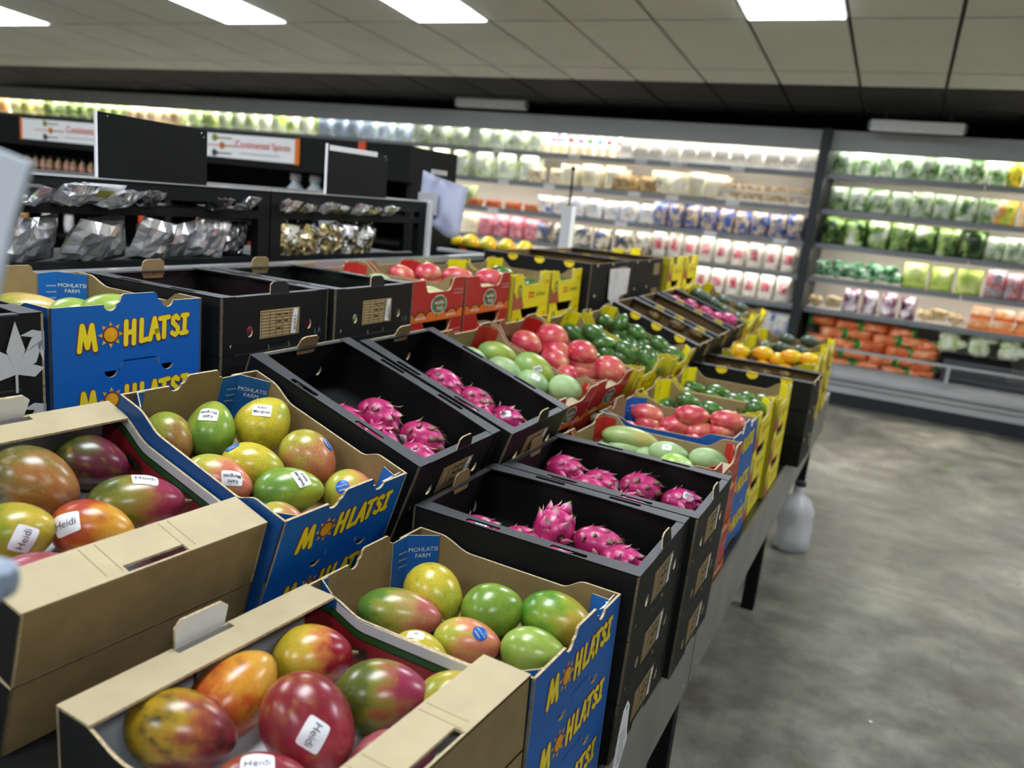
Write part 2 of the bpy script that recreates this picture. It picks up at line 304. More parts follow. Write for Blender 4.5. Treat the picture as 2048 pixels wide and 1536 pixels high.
rp=thing('end_post','white upright post at the right end of the foil rack','post',(-1.55,2.19,0)); obj('post',MB().box(-.03,.01,-.012,.015,0,1.53),rp,mats=WHITE)
FOIL=mixed('crinkled_foil',['8a8c90','e2e4e8','ffffff','d4d6da'],9,.2,3,.8,bump=.3); FOILD=mixed('dark_foil',['202224','5c5e62','c4c6ca','34363a'],7,.25,4,.85,bump=.9); CLEARP=mixed('clear_packet',['e8e6da','c9b87a','2a2a26','ffffff','8d8a70'],12,.2,4,.3,bump=.6)
def pillow(w,h,d,nu=9,nv=7,crimp=.06,jag=.0,seed=0,ex=.5):
    """closed pillow-shaped bag, w along x, h along z, d thick along y, base at z=0"""
    rnd=random.Random(seed); mb=MB(); g={}
    for s in (-1,1):
        for i in range(nu+1):
            for j in range(nv+1):
                u=-1+2*i/nu; v=-1+2*j/nv
                if s==1 and (i in(0,nu) or j in(0,nv)): g[s,i,j]=g[-1,i,j]; continue
                th=max(0,(1-abs(u)**2.6))**ex*max(0,(1-abs(v)**2.6))**ex*d/2; th*=1+jag*rnd.uniform(-1,1)
                x=u*w/2*(1-.05*(1-v*v)); z=(v+1)*h/2
                if j in (0,nv) : x*=1+.02*((i%2)*2-1); 
                g[s,i,j]=len(mb.v); mb.v.append((x+jag*.06*w*rnd.uniform(-1,1)*(0 if i in(0,nu) else 1),s*th+jag*.02*rnd.uniform(-1,1)*w,z+ (jag*.03*h*rnd.uniform(-1,1) if 0<j<nv else 0)))
        for i in range(nu):
            for j in range(nv):
                q=(g[s,i,j],g[s,i+1,j],g[s,i+1,j+1],g[s,i,j+1]); mb.f.append(q if s==-1 else q[::-1]); mb.m.append(0)
    return mb
pm=[pillow(.14,.15,.055,8,6,jag=.3,seed=k).mesh('foil_pouch',FOIL,False) for k in range(4)]
pd=[pillow(.11,.13,.03,10,8,jag=.6,seed=k+9).mesh('foil_packet',FOILD,False) for k in range(3)]; pc=[pillow(.10,.115,.035,10,8,jag=.6,seed=k+19).mesh('snack_packet',CLEARP,False) for k in range(3)]
cnt=0
def pouch(me,nm,x,y,z,rx,ry,rz,label,group,s=1):
    o=obj(nm,me,loc=(x,y,z),rot=(rx,ry,rz)); o.scale=(s*1.15,s*1.15,s); return tag(o,label,'pouch',group)
for k in range(7):   # big crumpled pouches leaning in the left unit
    pouch(pm[k%4],'foil_pouch',-1.60-.03*(k%2),.36+k*.105,1.302,radians(14+8*(k%3)),radians((-1)**k*10),radians(88+6*(k%3)),'crumpled silver foil pouch on the middle shelf of the left rack, %s from the left'%ORD[k],'silver pouches on the middle shelf',.86)
for k in range(3):
    pouch(pd[k],'foil_packet',-1.62,1.06+k*.035,1.302,radians(8),0,radians(95),'dark foil packet at the right end of the left rack middle shelf, %s of three'%ORD[k],'dark packets on the middle shelf',.9)
for k in range(6):
    o=pouch(pm[(k+1)%4] if k<3 else pd[k%3],'foil_pouch',-1.565,.40+k*.115+(.12 if k>3 else 0),1.458,radians(66-8*(k%2)),0,radians(80+15*(k%3)),'flat silver pouch lying on the top shelf of the left rack, %s from the left'%ORD[k],'silver pouches on the top shelf',.62)
mk=obj('hang_card_pouch',pillow(.13,.10,.012,8,6).mesh('pouch',[WHITE],True),loc=(-1.555,.60,1.462),rot=(radians(50),0,radians(75))); tag(mk,'white pouch with a green and yellow printed seal on the top shelf','pouch'); mk.scale=(.8,.8,.8)
obj('printed_seal',MB().box(-.02,.03,-.008,-.0065,.04,.075).mesh('seal',[plain('seal_print','a9a23c',.5)]),mk)
for k in range(5): pouch(pm[(k+2)%4] if k<2 else pd[k%3],'foil_pouch',-1.58,.32+k*.17,1.165,radians(30),radians(15*(-1)**k),radians(90+10*k),'silver pouch on the low shelf of the left rack, %s from the left'%ORD[k],'pouches on the low shelf',.9)
for k in range(10): pouch(pd[k%3] if k%2 else pc[k%3],'snack_packet',-1.585-.03*(k%2),1.31+k*.055,1.302,radians(10+5*(k%3)),radians((-1)**k*8),radians(85+9*(k%3)),'clear and silver packet on the right rack middle shelf, %s from the left'%ORD[k],'packets in the right rack',1.05)
for k in range(7): pouch(pc[k%3] if k%2 else pm[k%4],'snack_packet',-1.575,1.31+k*.095,1.458,radians(60),0,radians(80+12*(k%3)),'silvery packet lying on the top shelf of the right rack, %s from the left'%ORD[k],'packets on the right rack top',.5)
# chalk boards on the rack
def board(y0,y1,z1l,z1r,label,strip=False):
    t=thing('display_board',label,'sign',(-1.545,y0,1.526)); w_=y1-y0
    mb=MB().panel([(0,0),(w_,0),(w_,z1r),(0,z1l)],[],(0,0,0),(0,1,0),(0,0,1),(1,0,0),.006,0,0,1); obj('board',mb,t,mats=[PBLACK,WHITE])
    obj('edge_strip',MB().box(-.006,.001,-.003,.002,0,z1l),t,mats=WHITE)
    if strip: obj('white_strip',MB().box(.0005,.0015,.01,w_*.8,z1l-.022,z1l-.004),t,mats=WHITE)
    sc=MB()
    for (a,b,c) in ((w_*.93,z1r-.012,.006),(w_*.955,z1r-.022,.004),(.03,z1l-.01,.003)): sc.add([(.0012,a,b),(.0012,a+c,b+c*.4),(.0012,a+c*.3,b+c)],[(0,1,2)])
    obj('scratch',sc,t,mats=WHITE); return t
board(.595,.955,.163,.155,'large blank black display board standing on the left rack'); board(1.495,1.86,.172,.165,'smaller blank black display board with a white top strip on the right rack',True)
# hanging sheet beside the rack, pole with notice
sh=MB(); N=8
for i in range(N+1):
    for j in range(N+1):
        u=i/N; v=j/N; x=-1.66+.235*u; zt=1.655-.055*u; zb=1.40+.02*sin(6*u); sh.v.append((x,2.26+.015*sin(5*u+2*v)+.02*v,zb+(zt-zb)*v))
for i in range(N):
    for j in range(N): a=i*(N+1)+j; sh.f.append((a,a+N+1,a+N+2,a+1)); sh.m.append(0)
m,nt,b=nodes('translucent_sheet'); b.inputs['Base Color'].default_value=lin('c4cbe6'); b.inputs['Alpha'].default_value=.82; b.inputs['Roughness'].default_value=.3
ho=tag(obj('hanging_sheet',sh,mats=m,smooth=True),'pale bluish plastic sheet with a grey square, hanging at the right end of the rack','sheet'); sd=ho.modifiers.new('s','SOLIDIFY'); sd.thickness=.001
obj('grey_patch',MB().box(-1.65,-1.55,2.252,2.255,1.47,1.56),ho,mats=plain('grey_patch','a9aeb0',.6)); obj('clip',MB().box(-1.56,-1.54,2.2,2.30,1.64,1.66),ho,mats=RAIL)
pl=thing('sign_pole','thin dark pole on a white post standing behind the black cartons','pole',(-1.45,3.5,0)); obj('foot',MB().lathe([(.12,0),(.12,.015),(.02,.02)],16),pl,mats=WHITE); obj('post',MB().box(-.03,.03,-.03,.03,.02,1.56),pl,mats=WHITE); obj('rod',MB().lathe([(.006,1.5),(.006,1.75)],8),pl,mats=PBLACK); obj('cap',MB().lathe([(.004,1.75),(.011,1.755),(.011,1.77),(.004,1.776)],8),pl,mats=PBLACK)

# ------------------------------------------------------------------ spice gondola
gd=thing('spice_gondola','black shelf unit topped by white spice signs, behind the foil rack','shelf unit',(-4.2,3.0,0)); GX=Vector((-4.2,3.0,0))
def gp(nm,*bx,m=PBLACK,lab=None):
    mb=MB(); [mb.box(a-GX.x,b-GX.x,c-3,d-3,e,f) for a,b,c,d,e,f in bx]; o=obj(nm,mb,gd,mats=m)
    if lab: o['label']=lab
    return o
gp('header_board',(-7.2,-2.2,3.0,3.03,1.60,1.795)); gp('top_board',(-7.2,-2.2,3.03,3.5,1.775,1.79)); gp('back_board',(-7.2,-2.2,3.46,3.5,0,1.775)); gp('base',(-7.2,-2.2,3.0,3.46,0,.14))
gp('end_panel',(-2.23,-2.2,3.03,3.46,.14,1.775)); gp('end_panel',(-7.2,-7.17,3.03,3.46,.14,1.775))
for z in (1.42,1.27,1.0,.7,.4): gp('shelf',(-7.15,-2.25,3.02,3.45,z-.02,z))
gp('orange_post',(-4.30,-4.25,2.99,3.0,.14,1.60),m=plain('orange_post','d2451c',.5),lab='orange post'); gp('orange_marker',(-2.545,-2.495,2.99,3.0,1.72,1.795),m=MATS['orange_post'],lab='orange marker on the header'); gp('price_strip',(-5.6,-4.75,2.995,3.02,1.40,1.418),m=MATS['orange_post'],lab='orange price strip')
SPG=plain('spoon_olive','8a8a2a',.5); SPO=plain('spoon_orange','c06a35',.5); SPK=plain('spoon_dark','39423e',.5)
def spice_sign(x0,x1,label):
    t=thing('spice_sign',label,'sign',(x0,2.995,1.64)); w_=x1-x0; h=.14
    t_=MB().panel(rrect(0,w_,0,h,.012),[],(0,0,0),(1,0,0),(0,0,1),(0,-1,0),.004,0,0,1); obj('board',t_,t,mats=[WHITE,ORANGE])
    obj('orange_border',MB().box(w_-.03 if x1>-3.2 else -.005,w_+.005 if x1>-3.2 else .02,-.001,.001,-.004,h+.004),t,mats=ORANGE)
    ix=.27
    for (dx,z,m) in ((0,.115,SPG),(.06,.07,SPO),(0,.025,SPK)):
        mb=MB().panel(arc(ix+dx,z,.021,0.4,2*pi-.4,14)+[(ix+dx+.045,z)],[],(0,-.0045,0),(1,0,0),(0,0,1),(0,-1,0),.001,0,0,0); mb.box(ix+dx+.04,ix+dx+.14,-.0055,-.0045,z-.003,z+.003); 
        if dx: mb.box(ix-.1,ix+dx-.02,-.0055,-.0045,z-.002,z+.002)
        obj('spoon_emblem',mb,t,mats=m)
    mb=MB(); put_text(mb,'Continental Spices',.44,w_-.06,.05,.11,lambda x,y:(x,-.0058,y)); obj('lettering',mb,t,mats=plain('sign_red','cf4d2f',.5))
    mb=MB(); put_text(mb,'the spice for every meal'.replace('the spice for every meal','................................'),.48,w_-.14,.03,.036,lambda x,y:(x,-.0058,y),keep=False); obj('small_line',mb,t,mats=INK)
    return t
spice_sign(-5.50,-4.40,'white spice sign on the left of the gondola header, half behind the large black board'); spice_sign(-3.90,-2.97,'white spice sign with spoon emblems on the right of the gondola header')
def bottle(h,r,body,cap,lab,nm='bottle'):
    mb=MB().lathe([(r*.9,0),(r,.01),(r,h*.62),(r*.75,h*.72),(r*.45,h*.8),(r*.45,h*.86)],12,0).lathe([(r*.55,h*.86),(r*.55,h),(r*.45,h)],12,1).lathe([(r*1.02,h*.2),(r*1.02,h*.5)],12,2); return mb.mesh(nm,[body,cap,lab],True)
SPB=bottle(.115,.024,mixed('spice_mix',['6a4a2e','9b7a58','c3a88a'],60,.4),INK,plain('spice_label','b98f7a',.5))
for k in range(15): tag(obj('spice_bottle',SPB,loc=(-5.62+k*.085+.02*((k*7)%3)/3,3.12,1.421)),'small brown spice bottle with a black cap on the gondola shelf, %s from the left'%ORD[k],'bottle','spice bottles under the left sign')
WB=bottle(.30,.065,plain('water_plastic','b9c4ca',.15),plain('cap_white','d5d8da',.4),plain('water_label','dfe6ea',.4))
for k,x in enumerate((-3.10,-2.95,-2.83,-2.74,-2.62)): tag(obj('water_bottle',WB,loc=(x,3.13,1.288)) ,'clear water bottle with a white cap under the right spice sign, %s from the left'%ORD[k],'bottle','water bottles on the gondola')
PKM=[plain('packet_%d'%i,c,.4,0,.2,30) for i,c in enumerate(('8c3a2a','c7c2ae','2e3a55','b98b4a','d9d9d9'))]
for r_,z in enumerate((1.001,.701)):
    for k in range(14):
        tag(obj('spice_packet',pillow(.10,.14,.04,6,5,seed=k).mesh('packet',PKM[(k*3+r_)%5],True),loc=(-5.9+k*.25,3.10,z)),'small spice packet on the %s gondola shelf, %s from the left'%(('third','fourth')[r_],ORD[k]),'packet','spice packets low on the gondola')

# ------------------------------------------------------------------ small display with yellow mangoes beyond the rack
dt=thing('display_crate_stand','dark stand carrying a crate of yellow mangoes beyond the foil rack','stand',(-2.1,3.75,0)); obj('top',MB().box(-.45,.45,-.28,.28,1.175,1.205),dt,mats=PBLACK); obj('body',MB().box(-.42,.42,-.25,.25,.05,1.175),dt,mats=PBLACK); obj('plinth',MB().box(-.38,.38,-.22,.22,0,.05),dt,mats=PBLACK)
cr=thing('mango_crate','low black crate of yellow mangoes beyond the foil rack','crate',(-2.1,3.72,1.206))
for nm,q in (('front_wall',(-.38,.38,-.2,-.19,0,.055)),('rear_wall',(-.38,.38,.19,.2,0,.055)),('side_wall',(-.38,-.37,-.19,.19,0,.055)),('side_wall',(.37,.38,-.19,.19,0,.055)),('base',(-.37,.37,-.19,.19,0,.01))): obj(nm,MB().box(*q),cr,mats=BLACK)
obj('yellow_label',MB().box(-.05,.0,-.202,-.2,.025,.042),cr,mats=ORANGE)

# ------------------------------------------------------------------ near stand at the left edge with sheet and bag roll
ns=thing('bag_stand','blurred pale plastic bag stand at the left picture edge, nearest the camera','stand',(-.235,-.53,0))
obj('foot',MB().lathe([(.14,0),(.14,.02),(.02,.03)],20),ns,mats=GREYM); obj('pole',MB().lathe([(.009,.03),(.009,1.62)],10),ns,mats=GREYM)
BAGM=plain('frosted_plastic','c9d3df',.35,0,.05,6)
s_=MB(); N=10
pts=[Vector((-.235,-.53,1.595)),Vector((-.137,-.521,1.575)),Vector((-.150,-.527,1.535)),Vector((-.155,-.535,1.49)),Vector((-.235,-.545,1.47))]
o_=s_.v.__len__(); s_.add([tuple(p) for p in pts]+[tuple(p+Vector((0,.004,0))) for p in pts],[(0,1,2),(0,2,3),(0,3,4),(7,6,5),(8,7,5),(9,8,5),(0,5,6,1),(1,6,7,2),(2,7,8,3),(3,8,9,4),(4,9,5,0)])
s_.v=[tuple(Vector(v)-Vector((-.235,-.53,0))) for v in s_.v]; obj('plastic_sheet',s_,ns,mats=BAGM)
kb=MB().lathe([(.008,0),(.012,.003),(.014,.010),(.013,.02),(.007,.024)],16); k_=obj('roll_end',kb,ns,mats=plain('blue_grey_plastic','8fa0b4',.35)); k_.location=(.112,-.032,1.306); obj('roll',MB().box(0,.110,-.036,-.026,1.312,1.322),ns,mats=BAGM)
# plastic bag bottle under the table, tag, floor scraps
m,nt,b=nodes('clear_plastic'); b.inputs['Base Color'].default_value=lin('eef1f4'); b.inputs['Roughness'].default_value=.2; b.inputs['Alpha'].default_value=.8; CLP=m
pb=MB(); rnd=random.Random(3); seg=18; pr_=[(.072,0),(.085,.02),(.080,.07),(.086,.12),(.083,.17),(.088,.21),(.07,.25),(.035,.28),(.022,.30),(.022,.33)]
for r,z in pr_:
    for k in range(seg): a=2*pi*k/seg; rr=r*(1+.16*rnd.uniform(-1,1)); pb.v.append((rr*cos(a),rr*sin(a),z))
for i in range(len(pr_)-1):
    for k in range(seg): a=i*seg+k; b2=i*seg+(k+1)%seg; pb.f.append((a,b2,b2+seg,a+seg)); pb.m.append(0)
pb.f+= [tuple(reversed(range(seg))),tuple((len(pr_)-1)*seg+k for k in range(seg))]; pb.m+=[0,0]
pt=thing('plastic_bottle','crumpled clear plastic bottle standing on the floor beside the table leg','bottle',(.045,3.27,0)); obj('body',pb,pt,mats=CLP,smooth=True); obj('cap',MB().lathe([(.024,.33),(.024,.35),(.02,.352)],14),pt,mats=GREYD)
lf=MB().add([(0,0,.002),(.03,.01,.008),(.05,0,.003),(.03,-.015,.006)],[(0,1,2,3)]); tag(obj('leaf_scrap',lf,loc=(.78,5.6,0),mats=plain('leaf_green','7fae2e',.5)),'tiny green leaf scrap on the floor in front of the right cooler','scrap')
for k,(x,y) in enumerate(((.32,.75),(.21,1.2),(.50,1.9))): tag(obj('paper_scrap',MB().box(-.005,.005,-.004,.004,0,.002),loc=(x,y,0),mats=WHITE),'tiny white scrap on the concrete floor, %s from the camera'%ORD[k],'scrap','scraps on the floor')
# ------------------------------------------------------------------ cartons: local origin = front near top corner, x<0 inwards, y along the row, z<0 down
X,Y,Z=Vector((1,0,0)),Vector((0,1,0)),Vector((0,0,1)); T=.004
def yz(mb,outer,holes,x,n,mf,mbk,me=2): mb.panel(outer,holes,(x,0,0),Y,Z,(n,0,0),T,mf,mbk,me); return mb
def xz(mb,outer,holes,y,n,mf,mbk,me=2): mb.panel(outer,holes,(0,y,0),X,Z,(0,n,0),T,mf,mbk,me); return mb
def notch(cx,r,z,up=True,n=6): # points left->right of a half round cut downwards
    return [(cx-r*cos(pi*i/n),z-r*sin(pi*i/n)*.95) for i in range(n+1)]
def fn_front(x): return lambda a,b:(x,a,b)
def sside(d,h,dep,a=.12,b=.28,c=.26,e=.10):
    """top line of a side panel: high ends, dipped middle; x from -d to 0"""
    P=[(-d,0),(-d*(1-a),0)]
    for i in range(1,7): t=i/6; P.append((-d*(1-a-(b-a)*t),-dep*(3*t*t-2*t**3)))
    for i in range(0,7): t=i/6; P.append((-d*(c-(c-e-.06)*t),-dep*(1-(3*t*t-2*t**3))))
    P+= [(0,0)]; return [(-d,-h)]+P+[(0,-h)]
def shell(t,front,back,sides,w,d,h,mo,mi,mside=None):
    ms=mside or mo
    f=MB(); yz(f,*front,0,1,0,1); F=obj('front_panel',f,t,mats=[mo,mi,EDGE])
    b=MB(); yz(b,*back,-d,-1,0,1); B=obj('back_panel',b,t,mats=[mo,mi,EDGE])
    s=MB(); xz(s,*sides,0,-1,0,1); S1=obj('side_panel',s,t,mats=[ms,mi,EDGE])
    s=MB(); xz(s,*sides,w,1,0,1); S2=obj('side_panel',s,t,mats=[ms,mi,EDGE])
    obj('base',MB().box(-d+T,-T,T,w-T,-h,-h+.004),t,mats=[mi]); return F,B,S1,S2
STK={'M':[[(0,0),(.2,1),(.5,.12),(.8,1),(1,0)]],'H':[[(.05,0),(.12,1)],[(.88,0),(.95,1)],[(.1,.48),(.9,.56)]],'L':[[(.15,1),(.05,.02),(.95,.08)]],'A':[[(0,0),(.55,1),(1,0)],[(.22,.33),(.85,.38)]],'T':[[(0,.95),(1,1)],[(.5,.97),(.42,0)]],'S':[[(.95,.86),(.6,1),(.2,.9),(.15,.65),(.5,.52),(.85,.38),(.85,.12),(.45,0),(.02,.12)]],'I':[[(.2,.98),(1,1)],[(.6,.99),(.45,.02)],[(0,0),(.85,.03)]]}
def strokes(mb,ch,y0,y1,z0,z1,r,x):
    for k,P in enumerate(STK[ch]):
        Q=[(y0+(y1-y0)*p[0],z0+(z1-z0)*p[1]) for p in P]
        for i in range(len(Q)-1):
            a,b=Q[i],Q[i+1]; L=math.hypot(b[0]-a[0],b[1]-a[1]); t=atan2(b[1]-a[1],b[0]-a[0]); mb.add([(x+.00003*(k+i%2),p[0],p[1]) for p in arc(b[0],b[1],r,t-pi/2,t+pi/2,5)+arc(a[0],a[1],r,t+pi/2,t+1.5*pi,5)],[tuple(range(12))])
def blue(w,d,h):
    t=thing('mango_carton','blue','carton'); c=[.36*w,.745*w]; r=.032*w*1.3
    top=[(0,0)]+notch(c[0],r,0)+[(.425*w,.004),(.435*w,.014),(.45*w,.017),(.655*w,.017),(.67*w,.014),(.68*w,.002)]+notch(c[1],r,0)+[(w,0)]
    out=[(w,-h),(.69*w,-h),(.68*w,-h+.014),(.43*w,-h+.014),(.42*w,-h),(0,-h)]
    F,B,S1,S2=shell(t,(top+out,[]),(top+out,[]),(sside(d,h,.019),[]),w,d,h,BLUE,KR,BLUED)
    for x,n in ((.0006,'F'),):
        ly=MB(); lo=MB(); sn=MB()
        for ch,a,b,zc,hh in (('M',.165,.262,-.47,.36),('H',.452,.515,-.45,.34),('L',.555,.605,-.44,.33),('A',.618,.678,-.43,.32),('T',.690,.752,-.42,.31),('S',.775,.825,-.41,.30),('I',.845,.890,-.40,.29)):
            z0,z1=(zc-hh/2)*h,(zc+hh/2)*h; strokes(lo,ch,a*w,b*w,z0,z1,.0062,x); ly=MB(); strokes(ly,ch,a*w,b*w,z0+.0004,z1+.0004,.0046,x+.0006); obj('letter',ly,F,mats=LETY)
        cy,cz,R=.36*w,-.45*h,.014
        for i in range(8):
            a=2*pi*i/8; a1=.24; sn.add([(x,cy+R*1.75*cos(a),cz+R*1.75*sin(a)),(x,cy+R*1.2*cos(a-a1),cz+R*1.2*sin(a-a1)),(x,cy+R*1.2*cos(a+a1),cz+R*1.2*sin(a+a1))],[(0,1,2)])
        ri=arc(cy,cz,R*1.06,0,2*pi,20)[:-1]; lo.add([(x,p[0],p[1]) for p in ri],[tuple(range(20))]); ri=arc(cy,cz,R*.92,0,2*pi,20)[:-1]; sn.add([(x+.0005,p[0],p[1]) for p in ri],[tuple(range(20))])
        tag(obj('lettering_outline',lo,F,mats=INKR),kind='stuff'); obj('sun_emblem',sn,F,mats=SUNC)
    # folded corner flaps
    for (sx,sy) in ((-1,1),(-1,0),(1,1),(1,0)):
        xb=-d+T+.001 if sx<0 else -T-.001; yb=w-T-.001 if sy else T+.001; dx=1 if sx<0 else -1; dy=-1 if sy else 1
        top_=.003 if sx<0 else -.002
        L=.085 if (sx<0 and sy) else .04; q=[(xb,yb+dy*L),(xb+dx*.004,yb+dy*L*.55),(xb+dx*.042,yb+dy*.002)]
        mb=MB()
        zt=[top_-.004,top_,top_-.004 if sx<0 else -.012]
        for i in range(2):
            a,b=q[i],q[i+1]; mb.add([(a[0],a[1],-h+.01),(b[0],b[1],-h+.01),(b[0],b[1],zt[i+1]),(a[0],a[1],zt[i])],[(0,1,2,3)])
        o=obj('corner_flap',mb,t,mats=[BLUE,EDGE]); sd=o.modifiers.new('s','SOLIDIFY'); sd.thickness=.002; sd.offset=0; sd.material_offset_rim=1
        if sx<0 and sy:
            a,b=Vector((q[1][0],q[1][1],0)),Vector((q[2][0],q[2][1],0)); n=Vector((1,-1,0)).normalized(); u=(b-a).normalized(); W_=(b-a).length
            tx=MB(); put_text(tx,'MOHLATSI\nFARM',.003,W_-.002,-.045,-.018,lambda p,q_:tuple(a+u*p+Z*q_+u.cross(Z)*(.0016 if u.cross(Z).x>0 else -.0016)))
            a2=Vector((q[0][0],q[0][1],0)); u2=(a-a2).normalized(); 
            for z in (-.025,-.038,-.051): put_text(tx,'MANGOES',.016,.036,z-.004,z,lambda p,q_:tuple(a2+u2*p+Z*q_+X*.0022))
            obj('flap_lettering',tx,o,mats=WHITE)
    # torn white edge at the front far corner
    mb=MB(); P=[(0,0,.004),(.006,-.012,-.004),(.0,-.022,.001),(.007,-.034,-.008)]
    mb.add([(-.006-p[0]*.5,w-.012+p[1],p[2]) for p in P]+[(-.010-p[0],w-.014+p[1],p[2]-.006) for p in P],[(i,i+1,i+5,i+4) for i in range(3)]); obj('torn_edge',mb,t,mats=WHITE)
    return t
def black(w,d,h,kraft_back=True,name='black_carton'):
    t=thing(name,'black','carton'); r=.038
    hole=lambda cy:[(cy+.009*cos(a*pi/5),-.075+.012*sin(a*pi/5)) for a in range(10)]
    bot=[(w,-h),(.62*w,-h),(.61*w,-h+.012),(.40*w,-h+.012),(.39*w,-h),(0,-h)]
    F,B,S1,S2=shell(t,([(0,-.001),(w,-.001)]+bot,[hole(.24*w),hole(.80*w)]),([(0,0),(w,0)]+bot,[hole(.25*w),hole(.75*w)]),([(-d,-h),(-d,0),(0,0),(0,-h)],[]),w,d,h,BLACK,BLACK)
    for y0,y1,s in ((0,r,1),(w-r,w,-1)):
        mb=MB(); inner=[]; n=8; outer=[]
        for i in range(n+1):
            x=-d+d*i/n; k=.010*sin(pi*i/n); outer.append((x,(y1-k) if s>0 else (y0+k)))
        edge=y0 if s>0 else y1
        lo=[(-d,edge)]+[(0,edge)]; poly=[lo[0],lo[1]]+outer[::-1]
        slots=[]
        for c in (-.68*d,-.30*d):
            a,b=(edge+.0045*s,edge+.017*s); slots.append(rrect(c-.034,c+.034,min(a,b),max(a,b),.004))
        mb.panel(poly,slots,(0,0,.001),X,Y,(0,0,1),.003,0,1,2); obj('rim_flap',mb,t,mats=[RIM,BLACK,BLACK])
    fl=MB().box(-.016,0,r,w-r,-.003,0); obj('front_lip',fl,t,mats=RIM); fl=MB().box(-d,-d+.012,r,w-r,-.003,0); obj('back_lip',fl,t,mats=RIM)
    # standing centre tabs
    def tab(x,y0,y1,z1,lean,mat,nm):
        n=8; P=[(y0,0),(y0+.004,z1*.8),(y0+.014,z1),(y1-.012,z1),(y1-.003,z1*.8),(y1,0)]
        mb=MB().panel(P,[],(x,0,0),Y,Vector((lean,0,1)).normalized(),Vector((1,0,-lean)).normalized(),.0028,0,0,1); return obj(nm,mb,t,mats=[mat,EDGE])
    tab(-.001,.42*w,.60*w,.026,-.15,BLACK,'front_tab'); tb_=tab(-d+.006,.42*w,.62*w,.026,.1,KR if kraft_back else BLACK,'back_tab'); 
    if kraft_back:
        tb_['label']='brown cardboard tab'; mb=MB().panel([(.44*w,-.018),(.60*w,-.018),(.62*w,-.006),(.61*w,0),(.53*w,0),(.53*w,-.01),(.52*w,-.01),(.52*w,0),(.42*w,0),(.425*w,-.01)],[],(-d+.0065,0,0),Y,Z,(1,0,0),.0015,0,0,0); obj('folded_tab',mb,t,mats=[KR])
    # printed size table on the front
    a,b,z0,z1=.33*w,.70*w,-.094,-.034
    lb=obj('size_table',MB().box(.0002,.0008,a,b,z0,z1),F,mats=plain('label_kraft','b59c6c',.8)); g=MB(); lw=.0008
    cols=[0,.22,.38,.56,.76,1]
    for c in cols: yy=a+.003+(b-a-.006)*c; g.box(.0009,.0013,yy-lw/2,yy+lw/2,z0+.002,z1-.002)
    for i in range(9): zz=z0+.003+(z1-z0-.006)*i/8; g.box(.0009,.0013,a+.003,b-.003,zz-lw/2,zz+lw/2)
    for (c,i) in ((2,6),(2,4),(2,2),(3,6),(3,4)):
        yy=a+(b-a)*(cols[c]+.02); zz=z0+(z1-z0)*(i+.3)/8; g.box(.0009,.0013,yy+.002,yy+.014,zz,zz+.003)
    obj('table_grid',g,lb,mats=INK)
    st=MB(); st.panel([(b-.028,z0+.004),(b-.013,z0+.002),(b-.006,z1-.003),(b-.020,z1-.002)],[],(.0020,0,0),Y,Z,(1,0,0),.0006,0,0,0); so=obj('white_sticker',st,F,mats=WHITE)
    tx=MB(); put_text(tx,'LARGE',-.016,.016,-.0042,.0042,lambda p,q_:(.0025,b-.016-q_,(z0+z1)/2-.004-p)); obj('sticker_lettering',tx,so,mats=INK)
    tri=MB().add([(.0005,.07*w,-h+.022),(.0005,.085*w,-h+.022),(.0005,.0775*w,-h+.014)],[(0,1,2)]); tri.add([(.0005,.87*w,-.1),(.0005,.872*w,-.1),(.0005,.872*w,-.088),(.0005,.87*w,-.088)],[(0,1,2,3)]).add([(.0005,.90*w,-.1),(.0005,.902*w,-.1),(.0005,.915*w,-.088),(.0005,.913*w,-.088)],[(0,1,2,3)]).add([(.0005,.93*w,-.1),(.0005,.928*w,-.1),(.0005,.915*w,-.088),(.0005,.917*w,-.088)],[(0,1,2,3)]); obj('printed_mark',tri,F,mats=WHITEC)
    return t
